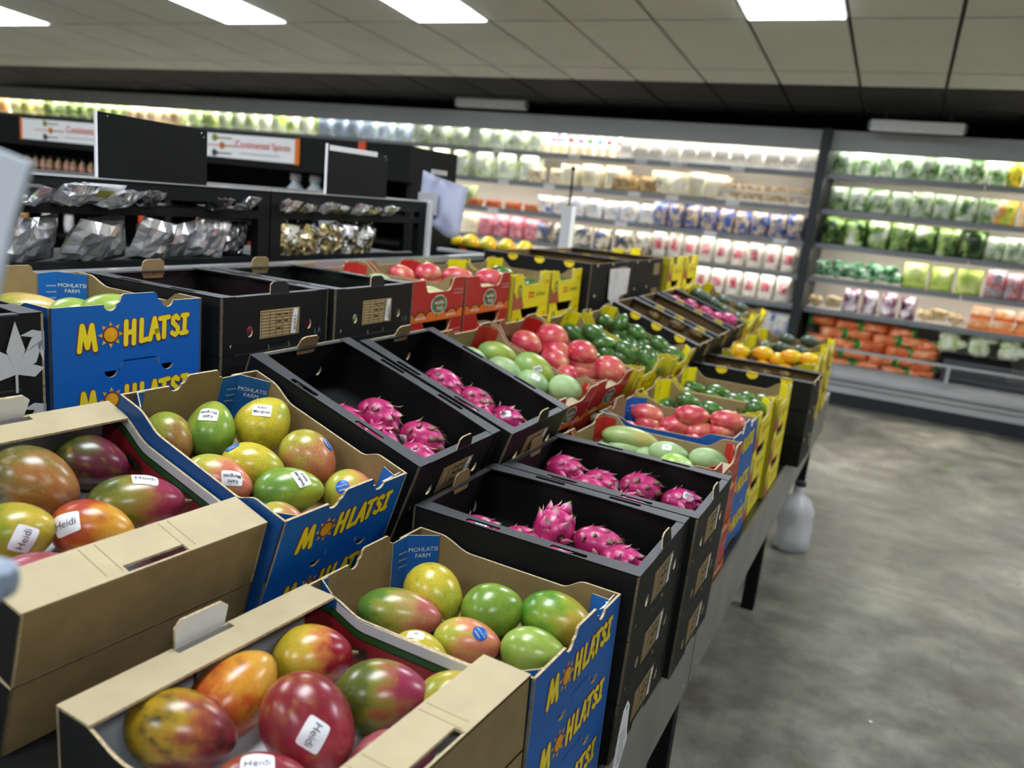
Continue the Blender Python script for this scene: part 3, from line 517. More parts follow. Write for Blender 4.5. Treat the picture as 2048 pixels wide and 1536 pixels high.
def red(w,d,h):
    t=thing('fruit_carton','red','carton')
    dep=.036; top=[(0,0),(.26*w,0),(.31*w,-dep*.85),(.34*w,-dep),(.70*w,-dep),(.745*w,-dep*.85),(.80*w,.0),(.84*w,.003),(w,.003)]
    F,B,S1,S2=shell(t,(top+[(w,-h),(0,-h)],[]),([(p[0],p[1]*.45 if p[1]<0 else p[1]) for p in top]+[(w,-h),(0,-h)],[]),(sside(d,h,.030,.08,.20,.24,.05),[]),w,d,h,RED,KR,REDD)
    oc=MB(); ob=MB()
    for i in range(6):
        cy=(.02+i*.19)*w; 
        def clip(P): return [(min(max(p[0],.002),w-.002),p[1]) for p in P]
        A=clip(arc(cy,-h+.002,.118*w,0,pi,12,.032)); ob.add([(.0004+.0002*(i%2),p[0],p[1]) for p in A],[tuple(range(len(A)))]); A=clip(arc(cy,-h+.002,.105*w,0,pi,12,.028)); oc.add([(.001+.0002*(i%2),p[0],p[1]) for p in A],[tuple(range(len(A)))])
    obj('scallop_outline',ob,F,mats=INK); obj('orange_scallops',oc,F,mats=ORANGE)
    lg=MB(); c=(.53*w,-.60*h); A=arc(*c,.145*w,0,2*pi,24,.028)[:-1]; lg.add([(.0016,p[0],p[1]) for p in A],[tuple(range(24))],0); A=arc(*c,.133*w,0,2*pi,24,.0255)[:-1]; lg.add([(.0019,p[0],p[1]) for p in A],[tuple(range(24))],1); put_text(lg,'W',c[0]-.03,c[0]+.03,c[1]-.022,c[1]+.022,fn_front(.0022),2,keep=False); put_text(lg,'westfalia',c[0]-.035,c[0]+.035,c[1]+.001,c[1]+.012,fn_front(.0026),0,.01); put_text(lg,'fruit',c[0]-.012,c[0]+.022,c[1]-.018,c[1]-.002,fn_front(.0026),0,.01); obj('oval_logo',lg,F,mats=[WHITE,GREENP,RED])
    tx=MB(); 
    for yy in (.2,.76): put_text(tx,'MANGOES',(yy-.08)*w,(yy+.1)*w,-h+.010,-h+.018,fn_front(.0022),0,.01)
    put_text(tx,'PRODUCE OF SOUTH AFRICA',.79*w,.985*w,-.036,-.031,fn_front(.001)); put_text(tx,'www.westfaliafruit.com',.79*w,.985*w,-.046,-.041,fn_front(.001)); obj('small_lettering',tx,F,mats=WHITE)
    for (sx,sy) in ((-1,1),(1,1),(-1,0),(1,0)):
        xb=-d+T+.001 if sx<0 else -T-.001; dx=1 if sx<0 else -1; y0,y1=(w-.075,w-.028) if sy else (.028,.055)
        P=[(xb,y0),(xb+dx*.012,y1),(xb+dx*.035,w-T-.001 if sy else T+.001)]; mb=MB()
        if not sy: P=[(xb,y1),(xb+dx*.012,y0),(xb+dx*.035,T+.001)]
        for i in range(2): a,b=P[i],P[i+1]; mb.add([(a[0],a[1],-h+.01),(b[0],b[1],-h+.01),(b[0],b[1],-.002-.008*i),(a[0],a[1],-.002)],[(0,1,2,3)],0)
        o=obj('corner_flap',mb,t,mats=[RED]); sd=o.modifiers.new('s','SOLIDIFY'); sd.thickness=.002; sd.offset=0
    mb=MB(); mb.add([(-.003,.30*w,-dep-.002),(-.003,.68*w,-dep-.002),(-.022,.62*w,-dep+.004),(-.025,.36*w,-dep+.006)],[(0,1,2,3)]); o=obj('inner_fold',mb,t,mats=[KRD]); o.modifiers.new('s','SOLIDIFY').thickness=.002
    return t
def yellow(w,d,h):
    t=thing('avocado_carton','yellow','carton')
    dep=.036; top=[(0,-.002),(.04*w,.004),(.22*w,.0),(.27*w,-dep*.8),(.32*w,-dep),(.68*w,-dep*.95),(.74*w,-.004),(.80*w,.006),(.97*w,.008),(w,.004)]
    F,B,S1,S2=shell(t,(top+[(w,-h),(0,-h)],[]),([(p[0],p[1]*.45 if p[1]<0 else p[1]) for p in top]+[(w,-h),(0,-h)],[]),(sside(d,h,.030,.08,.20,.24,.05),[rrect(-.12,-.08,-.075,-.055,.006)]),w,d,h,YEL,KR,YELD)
    br=MB(); br.add([(.0006,.0,-h),(.0006,.30*w,-h),(.0006,.20*w,-.055),(.0006,.10*w,-h+.035),(.0006,0,-.05)],[(0,1,2,3,4)]); obj('brick_red_print',br,F,mats=plain('brick_print','b0543a',.5))
    av=MB(); A=arc(.16*w,-.055,.055*w,0,2*pi,16,.024)[:-1]; av.add([(.0009,p[0],p[1]) for p in A],[tuple(range(16))],0); A=arc(.16*w,-.057,.04*w,0,2*pi,16,.018)[:-1]; av.add([(.0012,p[0],p[1]) for p in A],[tuple(range(16))],1); A=arc(.16*w,-.061,.02*w,0,2*pi,12,.008)[:-1]; av.add([(.0015,p[0],p[1]) for p in A],[tuple(range(12))],2); obj('avocado_print',av,F,mats=[GREENP,plain('avocado_flesh','cfc95a',.5),plain('avocado_stone','8a5a2c',.5)])
    tx=MB(); put_text(tx,'ZZ2',.40*w,.56*w,-.082,-.060,fn_front(.001),0,.03); obj('red_lettering',tx,F,mats=plain('zz_red','d8431f',.5)); tx=MB(); put_text(tx,'ZZ2',.85*w,.94*w,-.035,-.022,fn_front(.001),0,.02); obj('small_lettering',tx,F,mats=MATS['zz_red']); tx=MB(); put_text(tx,'afrikado',.62*w,.88*w,-.080,-.060,fn_front(.001),0,0,.3); obj('green_lettering',tx,F,mats=GREENP)
    for (sx,sy) in ((-1,1),(1,1),(-1,0),(1,0)):
        xb=-d+T+.001 if sx<0 else -T-.001; dx=1 if sx<0 else -1
        P=[(xb,w-.080),(xb+dx*.010,w-.035),(xb+dx*.035,w-T-.001)] if sy else [(xb,.075),(xb+dx*.010,.035),(xb+dx*.035,T+.001)]; mb=MB()
        for i in range(2): a,b=P[i],P[i+1]; mb.add([(a[0],a[1],-h+.01),(b[0],b[1],-h+.01),(b[0],b[1],.005),(a[0],a[1],.003)],[(0,1,2,3)],0)
        o=obj('corner_flap',mb,t,mats=[YEL]); sd=o.modifiers.new('s','SOLIDIFY'); sd.thickness=.002; sd.offset=0
        a=Vector((P[0][0],P[0][1],0)); b=Vector((P[1][0],P[1][1],0)); u=(b-a).normalized()
        if sx<0: tx=MB(); put_text(tx,'ZZ2',0,.012,-.01,.01,lambda p,q_:tuple(a+u*(.026+q_)+Z*(-.022-p if sy else -.022-p)+X*.0035),0,.02); obj('flap_lettering',tx,o,mats=MATS['zz_red'])
    return t
def big(w,d,h,kraft=True):
    t=thing('large_black_carton','big','carton'); r=.045
    F,B,S1,S2=shell(t,([(0,0),(w,0),(w,-h),(0,-h)],[]),([(0,0),(w,0),(w,-h),(0,-h)],[]),([(-d,-h),(-d,0),(0,0),(0,-h)],[]),w,d,h,BLACK,plain('kraft_dark','6b5636',.85,0,.1,20))
    for y0,y1,s in ((0,r,1),(w-r,w,-1)):
        n=10; outer=[(-d+d*i/n,(y1-.016*sin(pi*i/n)) if s>0 else (y0+.016*sin(pi*i/n))) for i in range(n+1)]; e=y0 if s>0 else y1
        o=obj('rim_flap',MB().panel([(-d,e),(0,e)]+outer[::-1],[],(0,0,.001),X,Y,(0,0,1),.004,0,1,2),t,mats=[RIM,BLACK,BLACK])
    for c in (-.72*d,-.47*d,-.2*d):
        A=arc(c,0,.024,pi,2*pi,10,.022); obj('yellow_tab',MB().panel(A,[],(0,-.001,-.002),X,Z,(0,-1,0),.002,0,0,0),t,mats=YELT); A=arc(c,0,.02,0,pi,8,.010); obj('yellow_tab',MB().panel(A,[],(0,.001,.003),X,Y,(0,0,1),.002,0,0,0),t,mats=YELT)
    k=MB().box(.0005,.0012,.70*w,.90*w,-h*.62,-.02); obj('kraft_label',k,t,mats=KR)
    for yy in (.12,.5): obj('loose_staple',MB().box(0,.004,yy*w,yy*w+.012,-.012,-.002),t,mats=KRD)
    return t
YELT=plain('tab_yellow','f3d326',.5,0,.2,60)
MD=.022
def mooi(w,d,h,word):
    t=thing('brown_carton','mooi','carton'); r=.075
    F,B,S1,S2=shell(t,([(0,0),(w,0),(w,-h),(0,-h)],[]),([(0,0),(w,0),(w,-h),(0,-h)],[]),(sside(d,h,MD,.10,.30,.24,.02),[]),w,d,h,KR,WHITEC)
    S1['label']='shade painted black outside, white inside'; S1.data.materials[0]=BLACK  # near side coloured black in place of the shadow on it
    cy=.5*w
    for nm,x0,x1,e in (('front_flange',-r,0,0),('back_flange',-d,-d+.062,-d)):
        a,b=(x0+.05,x1-.001) if e==0 else (x0+.001,x0+.016)
        hole=[(a if e==0 else a,cy-.045),(b if e==0 else b,cy-.045),(b,cy+.045),(a,cy+.045)] if e!=0 else [(b-.016,cy-.045),(b,cy-.045),(b,cy+.045),(b-.016,cy+.045)]
        mb=MB().panel([(x0,-.006),(x1,0),(x1,w),(x0,w+.002)] if e==0 else [(x0,0),(x1,-.0),(x1,w-.004),(x0,w)],[hole],(0,0,.001),X,Y,(0,0,1),.004,0,1,2); o=obj(nm,mb,t,mats=[KRD,WHITEC,EDGE])
        if e==0:
            for yy in (.3,.36,.62,.66): obj('crease',MB().box(x0+.004,x1-.008,yy*w,yy*w+.0012,.0006,.0012),o,mats=KR)
    # white tab standing in the back slot
    P=[(cy-.04,0),(cy-.043,.03),(cy-.034,.040),(cy+.030,.040),(cy+.042,.03),(cy+.038,0)]; o=obj('standing_tab',MB().panel(P,[],(-d+.002,0,0),Y,Vector((.12,0,1)).normalized(),Vector((1,0,-.12)).normalized(),.004,0,0,1),t,mats=[WHITE,EDGE]); o['label']='white cardboard tab'
    # printed inside of the far side panel: white margin, green stripe, dark red field (faces -y)
    def shift(dz,mat,eps,nm):
        pr=sside(d-2*T,h-.006,MD,.10,.30,.24,.02); pts=[(p[0]-T,min(p[1]-dz,-dz) if p[1]>-h+.01 else p[1]) for p in pr]
        o=MB(); o.panel(pts,[],(0,w-T-eps,0),X,Z,(0,-1,0),.0003,0,0,0); return obj(nm,o,S2,mats=mat)
    shift(.016,INK,.0003,'stripe_outline'); shift(.018,GREEND,.0008,'green_stripe'); shift(.028,INK,.0013,'field_outline'); rf=shift(.0295,plain('dark_red_field','85121a',.5,0,.08,6),.0018,'red_field')
    for (s_,a,b,z0,z1) in word: tx=MB(); put_text(tx,s_,a*d,b*d,z0,z1,lambda p,q_:(p,w-T-.0025,q_),0,.03); obj('dark_green_lettering',tx,S2,mats=plain('green_ink','143012',.5))
    # print inside the back panel
    xb=-d+T+.0006; mb=MB().box(xb,xb+.0004,.33*w,.47*w,-.028,-.008,0).box(xb,xb+.0004,.33*w,.345*w,-h,-.02,1).box(xb,xb+.0004,.27*w,.33*w,-.05,-.045,1).box(xb,xb+.0004,.27*w,.47*w,-.085,-.080,1).box(xb,xb+.0004,.465*w,.475*w,-.07,-.008,1).box(xb,xb+.0004,.02*w,.09*w,-.04,-.012,0); put_text(mb,'P.O.',.40*w,.46*w,-.042,-.032,lambda p,q_:(xb+.0008,p,q_),1); obj('inside_print',mb,B,mats=[MATS['dark_red_field'],INK])
    return t
def leafbox(w,d,h):
    t=black(w,d,h,False,'leaf_print_carton'); mb=MB(); rnd=random.Random(5)
    def leaf(cy,cz,s,a0):
        for k in range(5):
            a=a0+radians(-84+42*k); L=s*(1-.14*abs(k-2)); ux,uz=sin(a),cos(a); px,pz=uz,-ux
            P=[(cy,cz),(cy+ux*L*.45+px*L*.17,cz+uz*L*.45+pz*L*.17),(cy+ux*L,cz+uz*L),(cy+ux*L*.45-px*L*.17,cz+uz*L*.45-pz*L*.17)]
            P=[(min(max(p[0],.002),w-.002),min(max(p[1],-h+.004),-.004)) for p in P]; mb.add([(.0035,p[0],p[1]) for p in P],[(0,1,2,3)])
        mb.add([(.0035,cy-.002,cz-.03),(.0035,cy+.002,cz-.03),(.0035,cy+.002,cz),(.0035,cy-.002,cz)],[(0,1,2,3)])
    for i in range(3): leaf(.86*w-i*.11,-.095,.085,.12*(i%2)); leaf(.99*w-i*.11,-.03,.05,pi)
    obj('white_leaf_print',mb,t,mats=WHITEC); return t
T_=.32
BX={
'A0':('mooi',-.022,-.352,.980,-.075,-.02,.392,.40,.108,3),
'A1':('blue',.012,.043,.973,-.05,.0,.302,.40,.111,3),
'A2':('black',.048,.367,1.0,.0,.02,.32,.44,.12,3),
'A3':('black',.064,.692,1.0,.0,.02,.325,.44,.12,3),
'A4':('red',.02,1.035,1.0,-.02,0,.3,.40,.12,3),
'A5':('blue',.0,1.36,1.0,-.03,-.02,.3,.4,.12,3),
'A6':('yellow',.01,1.68,1.0,0,0,.3,.4,.12,3),
'A7':('yellow',.025,1.99,1.0,0,0,.3,.4,.12,3),
'A8':('big',.08,2.48,.985,-.02,0,.3,.5,.115,3),
'A9':('yellow',.04,2.85,1.0,0,0,.3,.4,.12,3),
'A10':('yellow',.04,3.2,1.0,0,0,.3,.4,.12,3),
'A11':('yellow',.04,3.55,1.0,0,0,.3,.4,.12,3),
'B0':('mooi',-.465,-.33,1.075,-.08,.265,.36,.40,.11,2),
'B1':('blue',-.41,.037,1.08,-.055,.30,.302,.40,.118,2),
'B2':('black',-.385,.367,1.085,.0,T_,.322,.44,.12,2),
'B3':('black',-.36,.697,1.08,.0,T_,.325,.44,.12,2),
'B4':('red',-.42,1.07,1.07,-.03,T_,.3,.4,.12,2),
'B5':('red',-.42,1.39,1.07,-.04,T_,.3,.4,.12,2),
'B6':('yellow',-.40,1.73,1.06,0,T_,.3,.4,.12,2),
'B7':('yellow',-.37,2.06,1.06,0,T_,.3,.4,.12,2),
'B8':('big',-.37,2.40,1.07,0,T_,.3,.4,.12,2),
'B9':('big',-.37,2.75,1.07,0,T_,.3,.4,.12,2),
'B10':('big',-.37,3.10,1.07,0,T_,.3,.4,.12,2),
'B11':('yellow',-.37,3.45,1.07,0,T_,.3,.4,.12,2),
'B12':('yellow',-.37,3.8,1.07,0,T_,.3,.4,.12,2),
'C0':('leaf',-.90,-.345,1.33,-.08,0,.33,.4,.12,3),
'C1':('blue',-.90,.012,1.33,-.06,0,.305,.4,.12,3),
'C2':('black',-.86,.347,1.33,-.0,0,.33,.40,.12,3),
'C3':('black',-.845,.685,1.33,0,0,.33,.40,.12,3),
'C4':('red',-.86,1.02,1.33,0,0,.3,.4,.12,3),
'C5':('red',-.86,1.335,1.33,0,0,.3,.4,.12,3),
'C6':('yellow',-.85,1.65,1.32,0,0,.3,.4,0.117,3),
'C7':('yellow',-.85,1.965,1.32,0,0,.3,.4,0.117,3),
'C8':('big',-.82,2.29,1.345,0,0,.5,.5,.126,3),
'C10':('yellow',-.80,3.38,1.345,0,0,.3,.4,.12,3),
'C11':('yellow',-.80,3.7,1.345,0,0,.3,.4,.12,3),
'C9':('big',-.82,2.82,1.345,0,0,.5,.5,.126,3),
}

PH={'A0':'nearest brown carton at the bottom left, full of red mangoes','A1':'front blue carton of green mangoes','A2':'front black dragon fruit carton next to the blue one','A3':'front black dragon fruit carton next to the pale green mangoes','A4':'front red carton of pale green mangoes','A5':'front blue carton of pomegranates','A6':'front yellow carton hidden behind the blue pomegranate carton','A7':'front yellow carton of avocados next to the large black carton','A8':'large black carton with yellow tabs at the table edge','A9':'front yellow carton of orange mangoes','A10':'front yellow carton of dark avocados behind the orange mangoes','A11':'last front yellow carton of dark avocados',
'B0':'tilted brown carton at the left edge, holding Heidi mangoes','B1':'tilted blue carton of Keitt mangoes','B2':'tilted black dragon fruit carton beside the Keitt mangoes','B3':'tilted black dragon fruit carton beside the red carton','B4':'tilted red carton of green mangoes','B5':'tilted red carton of pomegranates','B6':'tilted yellow avocado carton beside the pomegranates','B7':'tilted yellow avocado carton beside the black cartons','B8':'tilted black carton with yellow tabs, nearest of three','B9':'tilted black carton in the middle of three','B10':'tilted black carton with small pink dragon fruit, farthest of three','B11':'tilted yellow carton of dark avocados in the middle row','B12':'last tilted yellow carton of dark avocados',
'C0':'black carton with white leaf print at the left edge','C1':'blue carton at the left of the top row','C2':'black carton of the top row beside the blue carton','C3':'black carton of the top row beside the red carton','C4':'red carton of the top row beside the black cartons','C5':'red carton of pomegranates in the top row','C6':'yellow avocado carton of the top row, nearer one','C7':'yellow avocado carton of the top row, farther one','C8':'large black carton of the top row with a paper sheet on it','C9':'second large black carton of the top row','C10':'yellow carton behind the black cartons of the top row, nearer one','C11':'yellow carton behind the black cartons of the top row, farther one'}
SH={'A0':'nearest brown carton','A1':'nearest blue carton','A2':'front black carton, nearer','A3':'front black carton, farther','A4':'front red carton','A5':'front blue pomegranate carton','A6':'front yellow carton, nearer','A7':'front yellow carton, farther','A8':'front large black carton','A9':'orange mango carton','A10':'front dark avocado carton','A11':'last front avocado carton','B0':'left-edge brown carton','B1':'tilted blue carton','B2':'first tilted black carton','B3':'second tilted black carton','B4':'tilted red mango carton','B5':'tilted red pomegranate carton','B6':'first tilted yellow carton','B7':'second tilted yellow carton','B8':'third tilted black carton','B9':'fourth tilted black carton','B10':'last tilted black carton','B11':'third tilted yellow carton','B12':'last tilted yellow carton','C0':'leaf print carton','C1':'top-row blue carton','C2':'top-row black carton, nearer','C3':'top-row black carton, farther','C4':'top-row red carton, nearer','C5':'top-row red carton, farther','C6':'top-row yellow carton, nearest','C7':'top-row yellow carton, second','C8':'top-row large black carton, nearer','C9':'top-row large black carton, farther','C10':'top-row yellow carton, third','C11':'top-row yellow carton, last'}
MK={'blue':blue,'black':black,'red':red,'yellow':yellow,'big':big,'leaf':leafbox}
KD={'blue':'blue printed mango carton','black':'black carton with kraft size label','red':'red fruit carton with orange scallops','yellow':'yellow avocado carton','big':'large black carton','leaf':'black carton with white leaf print','mooi':'plain brown carton'}
PROTO={}; ROOT={}
for n,(k,x,y,z,a,t,w_,d,h,ns) in BX.items():
    for q in range(ns):
        key=(k,w_,d,h) if k!='mooi' else (k,n)
        if key in PROTO: c=copy_tree(PROTO[key])
        else:
            c=mooi(w_,d,h,([('Mooi',-.83,-.68,-.082,-.058)] if n=='A0' else [('MA',-.80,-.70,-.080,-.055),('NGO',-.36,-.20,-.098,-.074)])) if k=='mooi' else MK[k](w_,d,h); PROTO[key]=c
        o=Vector((x,y,z))+Matrix.Rotation(a,3,'Z')@Matrix.Rotation(t,3,'Y')@Vector((0,0,-h*q)); c.location=o; c.rotation_euler=(0,t,a)
        if q==0: ROOT[n]=c; c['label']=PH[n]; 
        else: c['label']='%s, %s down under the %s'%(KD[k],('','second','third')[q],SH[n])
        c['category']='carton'; c['group']='cartons of the %s row'%{'A':'front','B':'tilted middle','C':'top'}[n[0]]
bpy.context.view_layer.update()
# paper sheet and tag
ps=tag(obj('paper_sheet',MB().panel([(0,.14),(.13,.14),(.27,.135),(.265,.02),(.17,.015),(.13,-.03),(.08,-.035),(.04,0),(.01,.01)],[],(-.812,2.50,1.18),Y,Z,(1,0,0),.001,0,0,0),mats=mixed('old_paper',['dcd9d0','efeee9','cfc9b4'],8,.7)),'torn white paper sheet hanging on the large black carton of the top row','paper')
ht=thing('hang_tag','white paper tag hanging from the lowest black carton over the steel apron','tag',(.060,.36,.735)); obj('tag_sheet',MB().panel([(0,0),(.012,.035),(.030,.045),(.045,.03),(.05,-.02),(.06,-.045),(.015,-.10),(-.01,-.085)],[arc(.030,.033,.005,0,2*pi,8)[:-1]],(0,-.03,0),Y,Z,(1,0,0),.0006,0,0,0),ht,mats=WHITE)
tx=MB(); 
for i in range(7): tx.box(.0003,.0006,-.025+.004*(i%2),.005+.004*(i%3),-.012-i*.009,-.010-i*.009)
obj('printed_lines',tx,ht,mats=plain('faint_ink','9a9a9a',.6))

# ------------------------------------------------------------------ fruit
G='6b8f1f'
FM={'m_spot':fruitmat('mango_spot',['8a7414','a8861c','9a5230','7a2f35'],soft=.35,blot='2b2018',blotamt=.9,speck=.25),
'm_orange':fruitmat('mango_orange',['a8402a','b65a22','c98a2a','cf9a3a'],soft=.3,blot='6b2c22',blotamt=.5,speck=.3),
'm_yred':fruitmat('mango_yellow_red',['a9952a','bfa333','c0713a','8e1a2c'],soft=.1,speck=.2,speckcol='4a4a18'),
'm_red':fruitmat('mango_red',['8a3a1f','7a1f2b','8c2236','9b3a40'],soft=.5,blot='a37a2c',blotamt=.5),
'm_olred':fruitmat('mango_olive_red',['4f5a1c','7b7a28','946434','8f3048'],soft=.05,blot='8a2a3a',blotamt=.3),
'm_yel':fruitmat('mango_yellowish',['7c8a22','a99b2c','c2a83c'],soft=.5,speck=.2),
'm_pinkd':fruitmat('mango_pink_dark',['7c3a3c','9c4a55','b06a70'],soft=.6,blot='3a2a2a',blotamt=.7),
'm_brown':fruitmat('mango_brown',['5c5a20','7d6a30','a06a34','8a5a3c'],soft=.5,blot='c0b09c',blotamt=.45),
'm_dark':fruitmat('mango_dark',['2f3414','4b4a1c','5a2a30','6b1f3a'],soft=.3,blot='a0902c',blotamt=.4,speck=.3),
'm_green':fruitmat('mango_green',['5d7f22','6f9130','88a33f'],soft=.6,speck=.18),
'm_green2':fruitmat('mango_green_light',['7f9c3a','92ab4c','6e8f30'],soft=.6,speck=.12),
'k_brown':fruitmat('keitt_brown',['8fa03a','a3a042','9c7440','8f6a3c'],soft=.3,speck=.9,speckcol='5a4420'),
'k_green':fruitmat('keitt_green',['5f8a35','7c9c3a','9aa838'],soft=.3,speck=.55,speckcol='55521c'),
'k_yellow':fruitmat('keitt_yellow',['b8ad30','c9b838','a9ad3a'],soft=.5,speck=.7,speckcol='6a5a1c',blot='3a2c1a',blotamt=.25),
'k_pink':fruitmat('keitt_pink',['a9a63a','b39a4a','c08058','b5654a'],soft=.25,speck=.9,speckcol='6b4a20'),
'k_pink2':fruitmat('keitt_peach',['a8ab3c','c3a84c','d08a60','cc6f5c'],soft=.2,speck=.6,speckcol='7a5428'),
'k_greenred':fruitmat('keitt_green_red',['567a2a','93923a','b09058','b0605a'],soft=.1,speck=.4),
'k_greenyel':fruitmat('keitt_green_yellow',['4f8526','84a032','b5a040'],soft=.1,speck=.3),
'k_pale':fruitmat('keitt_pale',['8f9a3c','c0a95c','cdb878'],soft=.3,speck=.3),
'g_pale':fruitmat('green_mango_pale',['8fb07a','a3bd84','7fa670'],soft=.6,rough=.45,coat=.05),
'g_olive':fruitmat('green_mango_olive',['7fa55c','93a83e','8a9438'],soft=.3,rough=.4),
'g_long':fruitmat('green_mango_long',['8aa860','9fb070','b3a860'],soft=.3,rough=.4),
'g_lime':fruitmat('green_mango_lime',['8fc03a','a8d060','c5dca0'],soft=.6),
'a':fruitmat('avocado_green',['33532a','4a7434','6f9a58'],soft=.6,rough=.22,speck=.4,speckcol='a8c070',coat=.4),
'v':fruitmat('avocado_dark',['2c3a2c','47584a','66786a'],soft=.6,rough=.35),
'o':fruitmat('mango_bright_orange',['e8a010','f0b41c','d8d02a'],soft=.5,rough=.3),'y':fruitmat('passion_brown',['4a3820','6a5230','b09c50'],soft=.6,rough=.5),
'p':fruitmat('pomegranate_skin',['b8283a','c9485a','d06a58','d99a78'],soft=.6,rough=.3,nscale=1.3,blot='e0a890',blotamt=.5,speck=.15),
'd':fruitmat('dragon_skin',['8c1a4c','b8286a','d84f90'],soft=.5,rough=.32,nscale=2.2,coat=.3)}
def shp(kind,n,r=1.0):
    x,y,z=n
    if kind in 'mkg': s=1-.13*z-.05*z*z; return (x*s*r+.10*(z*z)-.05,y*s*r,z*r)
    if kind=='av' : s=1-.26*z-.08*z*z; return (x*s*r,y*s*r,z*r)
    if kind=='p': s=1+.02*cos(5*atan2(y,x)); return (x*s*r,y*s*r,z*r*.96)
    return (x*r,y*r,z*r)
def ball(kind,nu=28,nv=18):
    mb=MB()
    for j in range(1,nv):
        for i in range(nu): th=pi*j/nv; ph=2*pi*i/nu; mb.v.append(shp(kind,(sin(th)*cos(ph),sin(th)*sin(ph),cos(th))))
    mb.v.append(shp(kind,(0,0,1))); mb.v.append(shp(kind,(0,0,-1))); N=(nv-1)*nu
    for j in range(nv-2):
        for i in range(nu): a=j*nu+i; b=j*nu+(i+1)%nu; mb.f.append((a,a+nu,b+nu,b))
    for i in range(nu): mb.f.append((N,i,(i+1)%nu)); mb.f.append((N+1,N-nu+(i+1)%nu,N-nu+i))
    mb.m=[0]*len(mb.f); return mb
BALL={}
def fmesh(kd,low=False):
    k=(kd,low)
    if k not in BALL:
        form={'a':'av','v':'av'}.get(kd[0],kd[0]); BALL[k]=(ball(form,14,9) if low else ball(form)).mesh('fruit_'+kd,FM[kd],True)
    return BALL[k]
STEMM=plain('stem_brown','7a6a44',.8); stem=MB().lathe([(.05,.93),(.09,1.0),(.06,1.04),(.05,1.13),(.02,1.15)],8).mesh('stem',STEMM,True)
cm=MB()
for k in range(6):
    a=2*pi*k/6; cm.add([(.13*cos(a-.45),.13*sin(a-.45),.90),(.13*cos(a+.45),.13*sin(a+.45),.90),(.24*cos(a),.24*sin(a),1.18),(.06*cos(a),.06*sin(a),.92)],[(0,1,2),(1,3,2),(3,0,2)])
crown=cm.mesh('crown',plain('crown_skin','b8483e',.5,0,.2,8),False)
# bract of a dragon fruit: pointed, cupped scale with thickness, base at origin, grows along +z, bulges to +x
def bractmesh():
    mb=MB(); n=5; front=[]; 
    for i in range(n+1):
        t=i/n; wd=.33*(1-t**2.2)*(.8+.5*t*(1-t)*2); out=.02+.05*t*t+.12*t**5
        for s in (-1,0,1): mb.v.append((out-(.05 if s else 0),s*wd,t*.55))
    for i in range(n+1):
        t=i/n; wd=.33*(1-t**2.2)*(.8+.5*t*(1-t)*2); out=.02+.05*t*t+.12*t**5-.035*(1-t)
        for s in (-1,0,1): mb.v.append((out-(.05 if s else 0),s*wd*.95,t*.55))
    o=3*(n+1)
    for i in range(n):
        for s in (0,1): a=i*3+s; mb.f+= [(a,a+1,a+4,a+3),(o+a+3,o+a+4,o+a+1,o+a)]
        mb.f+= [(i*3,i*3+3,o+i*3+3,o+i*3),(i*3+2,o+i*3+2,o+i*3+5,i*3+5)]
    mb.f+=[(0,o,o+1,1),(1,o+1,o+2,2),(n*3,n*3+1,o+n*3+1,o+n*3),(n*3+1,n*3+2,o+n*3+2,o+n*3+1)]; mb.m=[0]*len(mb.f)
    return mb
m,nt,b=nodes('dragon_bract'); tc=nt.nodes.new('ShaderNodeTexCoord'); sx=nt.nodes.new('ShaderNodeSeparateXYZ'); nt.links.new(tc.outputs['Object'],sx.inputs[0]); v,_=seedvec(nt); nz=noise(nt,v,5,3)
mm=nt.nodes.new('ShaderNodeMath'); mm.operation='MULTIPLY_ADD'; mm.inputs[1].default_value=.35; nt.links.new(nz.outputs['Fac'],mm.inputs[0]); nt.links.new(sx.outputs['Z'],mm.inputs[2])
r=ramp(nt,mm.outputs[0],[(.10,'7c1240'),(.28,'b82868'),(.46,'d8649a'),(.56,'c8909c'),(.64,'93975a'),(.76,'3f3220')]); nt.links.new(r.outputs[0],b.inputs['Base Color']); b.inputs['Roughness'].default_value=.4
BR=bractmesh().mesh('bract',m,True)
m2=m.copy(); m2.name='dragon_bract_dry'; rr=[x for x in m2.node_tree.nodes if x.type=='VALTORGB'][0]
for e,c in zip(rr.color_ramp.elements,('8a1a48','b03a64','8a6a5a','6a4a34','2e2018')): e.color=lin(c)
BRD=BR.copy(); BRD.materials[0]=m2
def surf(kind,S,n,t1):
    """map sticker millimetres to the fruit surface (unit space)"""
    S=Vector(S); n=Vector(n).normalized()
    P=Vector((n.x*S.x,n.y*S.y,n.z*S.z)); N_=Vector((n.x/S.x,n.y/S.y,n.z/S.z)).normalized(); t=Vector(t1); t=(t-N_*t.dot(N_)).normalized(); u=N_.cross(t)
    form={'a':'av','v':'av'}.get(kind[0],kind[0])
    def f(a,b_,h):
        Q=P+t*a+u*b_; q=Vector((Q.x/S.x,Q.y/S.y,Q.z/S.z)).normalized(); return shp(form,q,1+h/min(S))
    return f
STKW=plain('sticker_white','eceef2',.45,0,.02,5); STKG=plain('sticker_text','2c2c2c',.5)
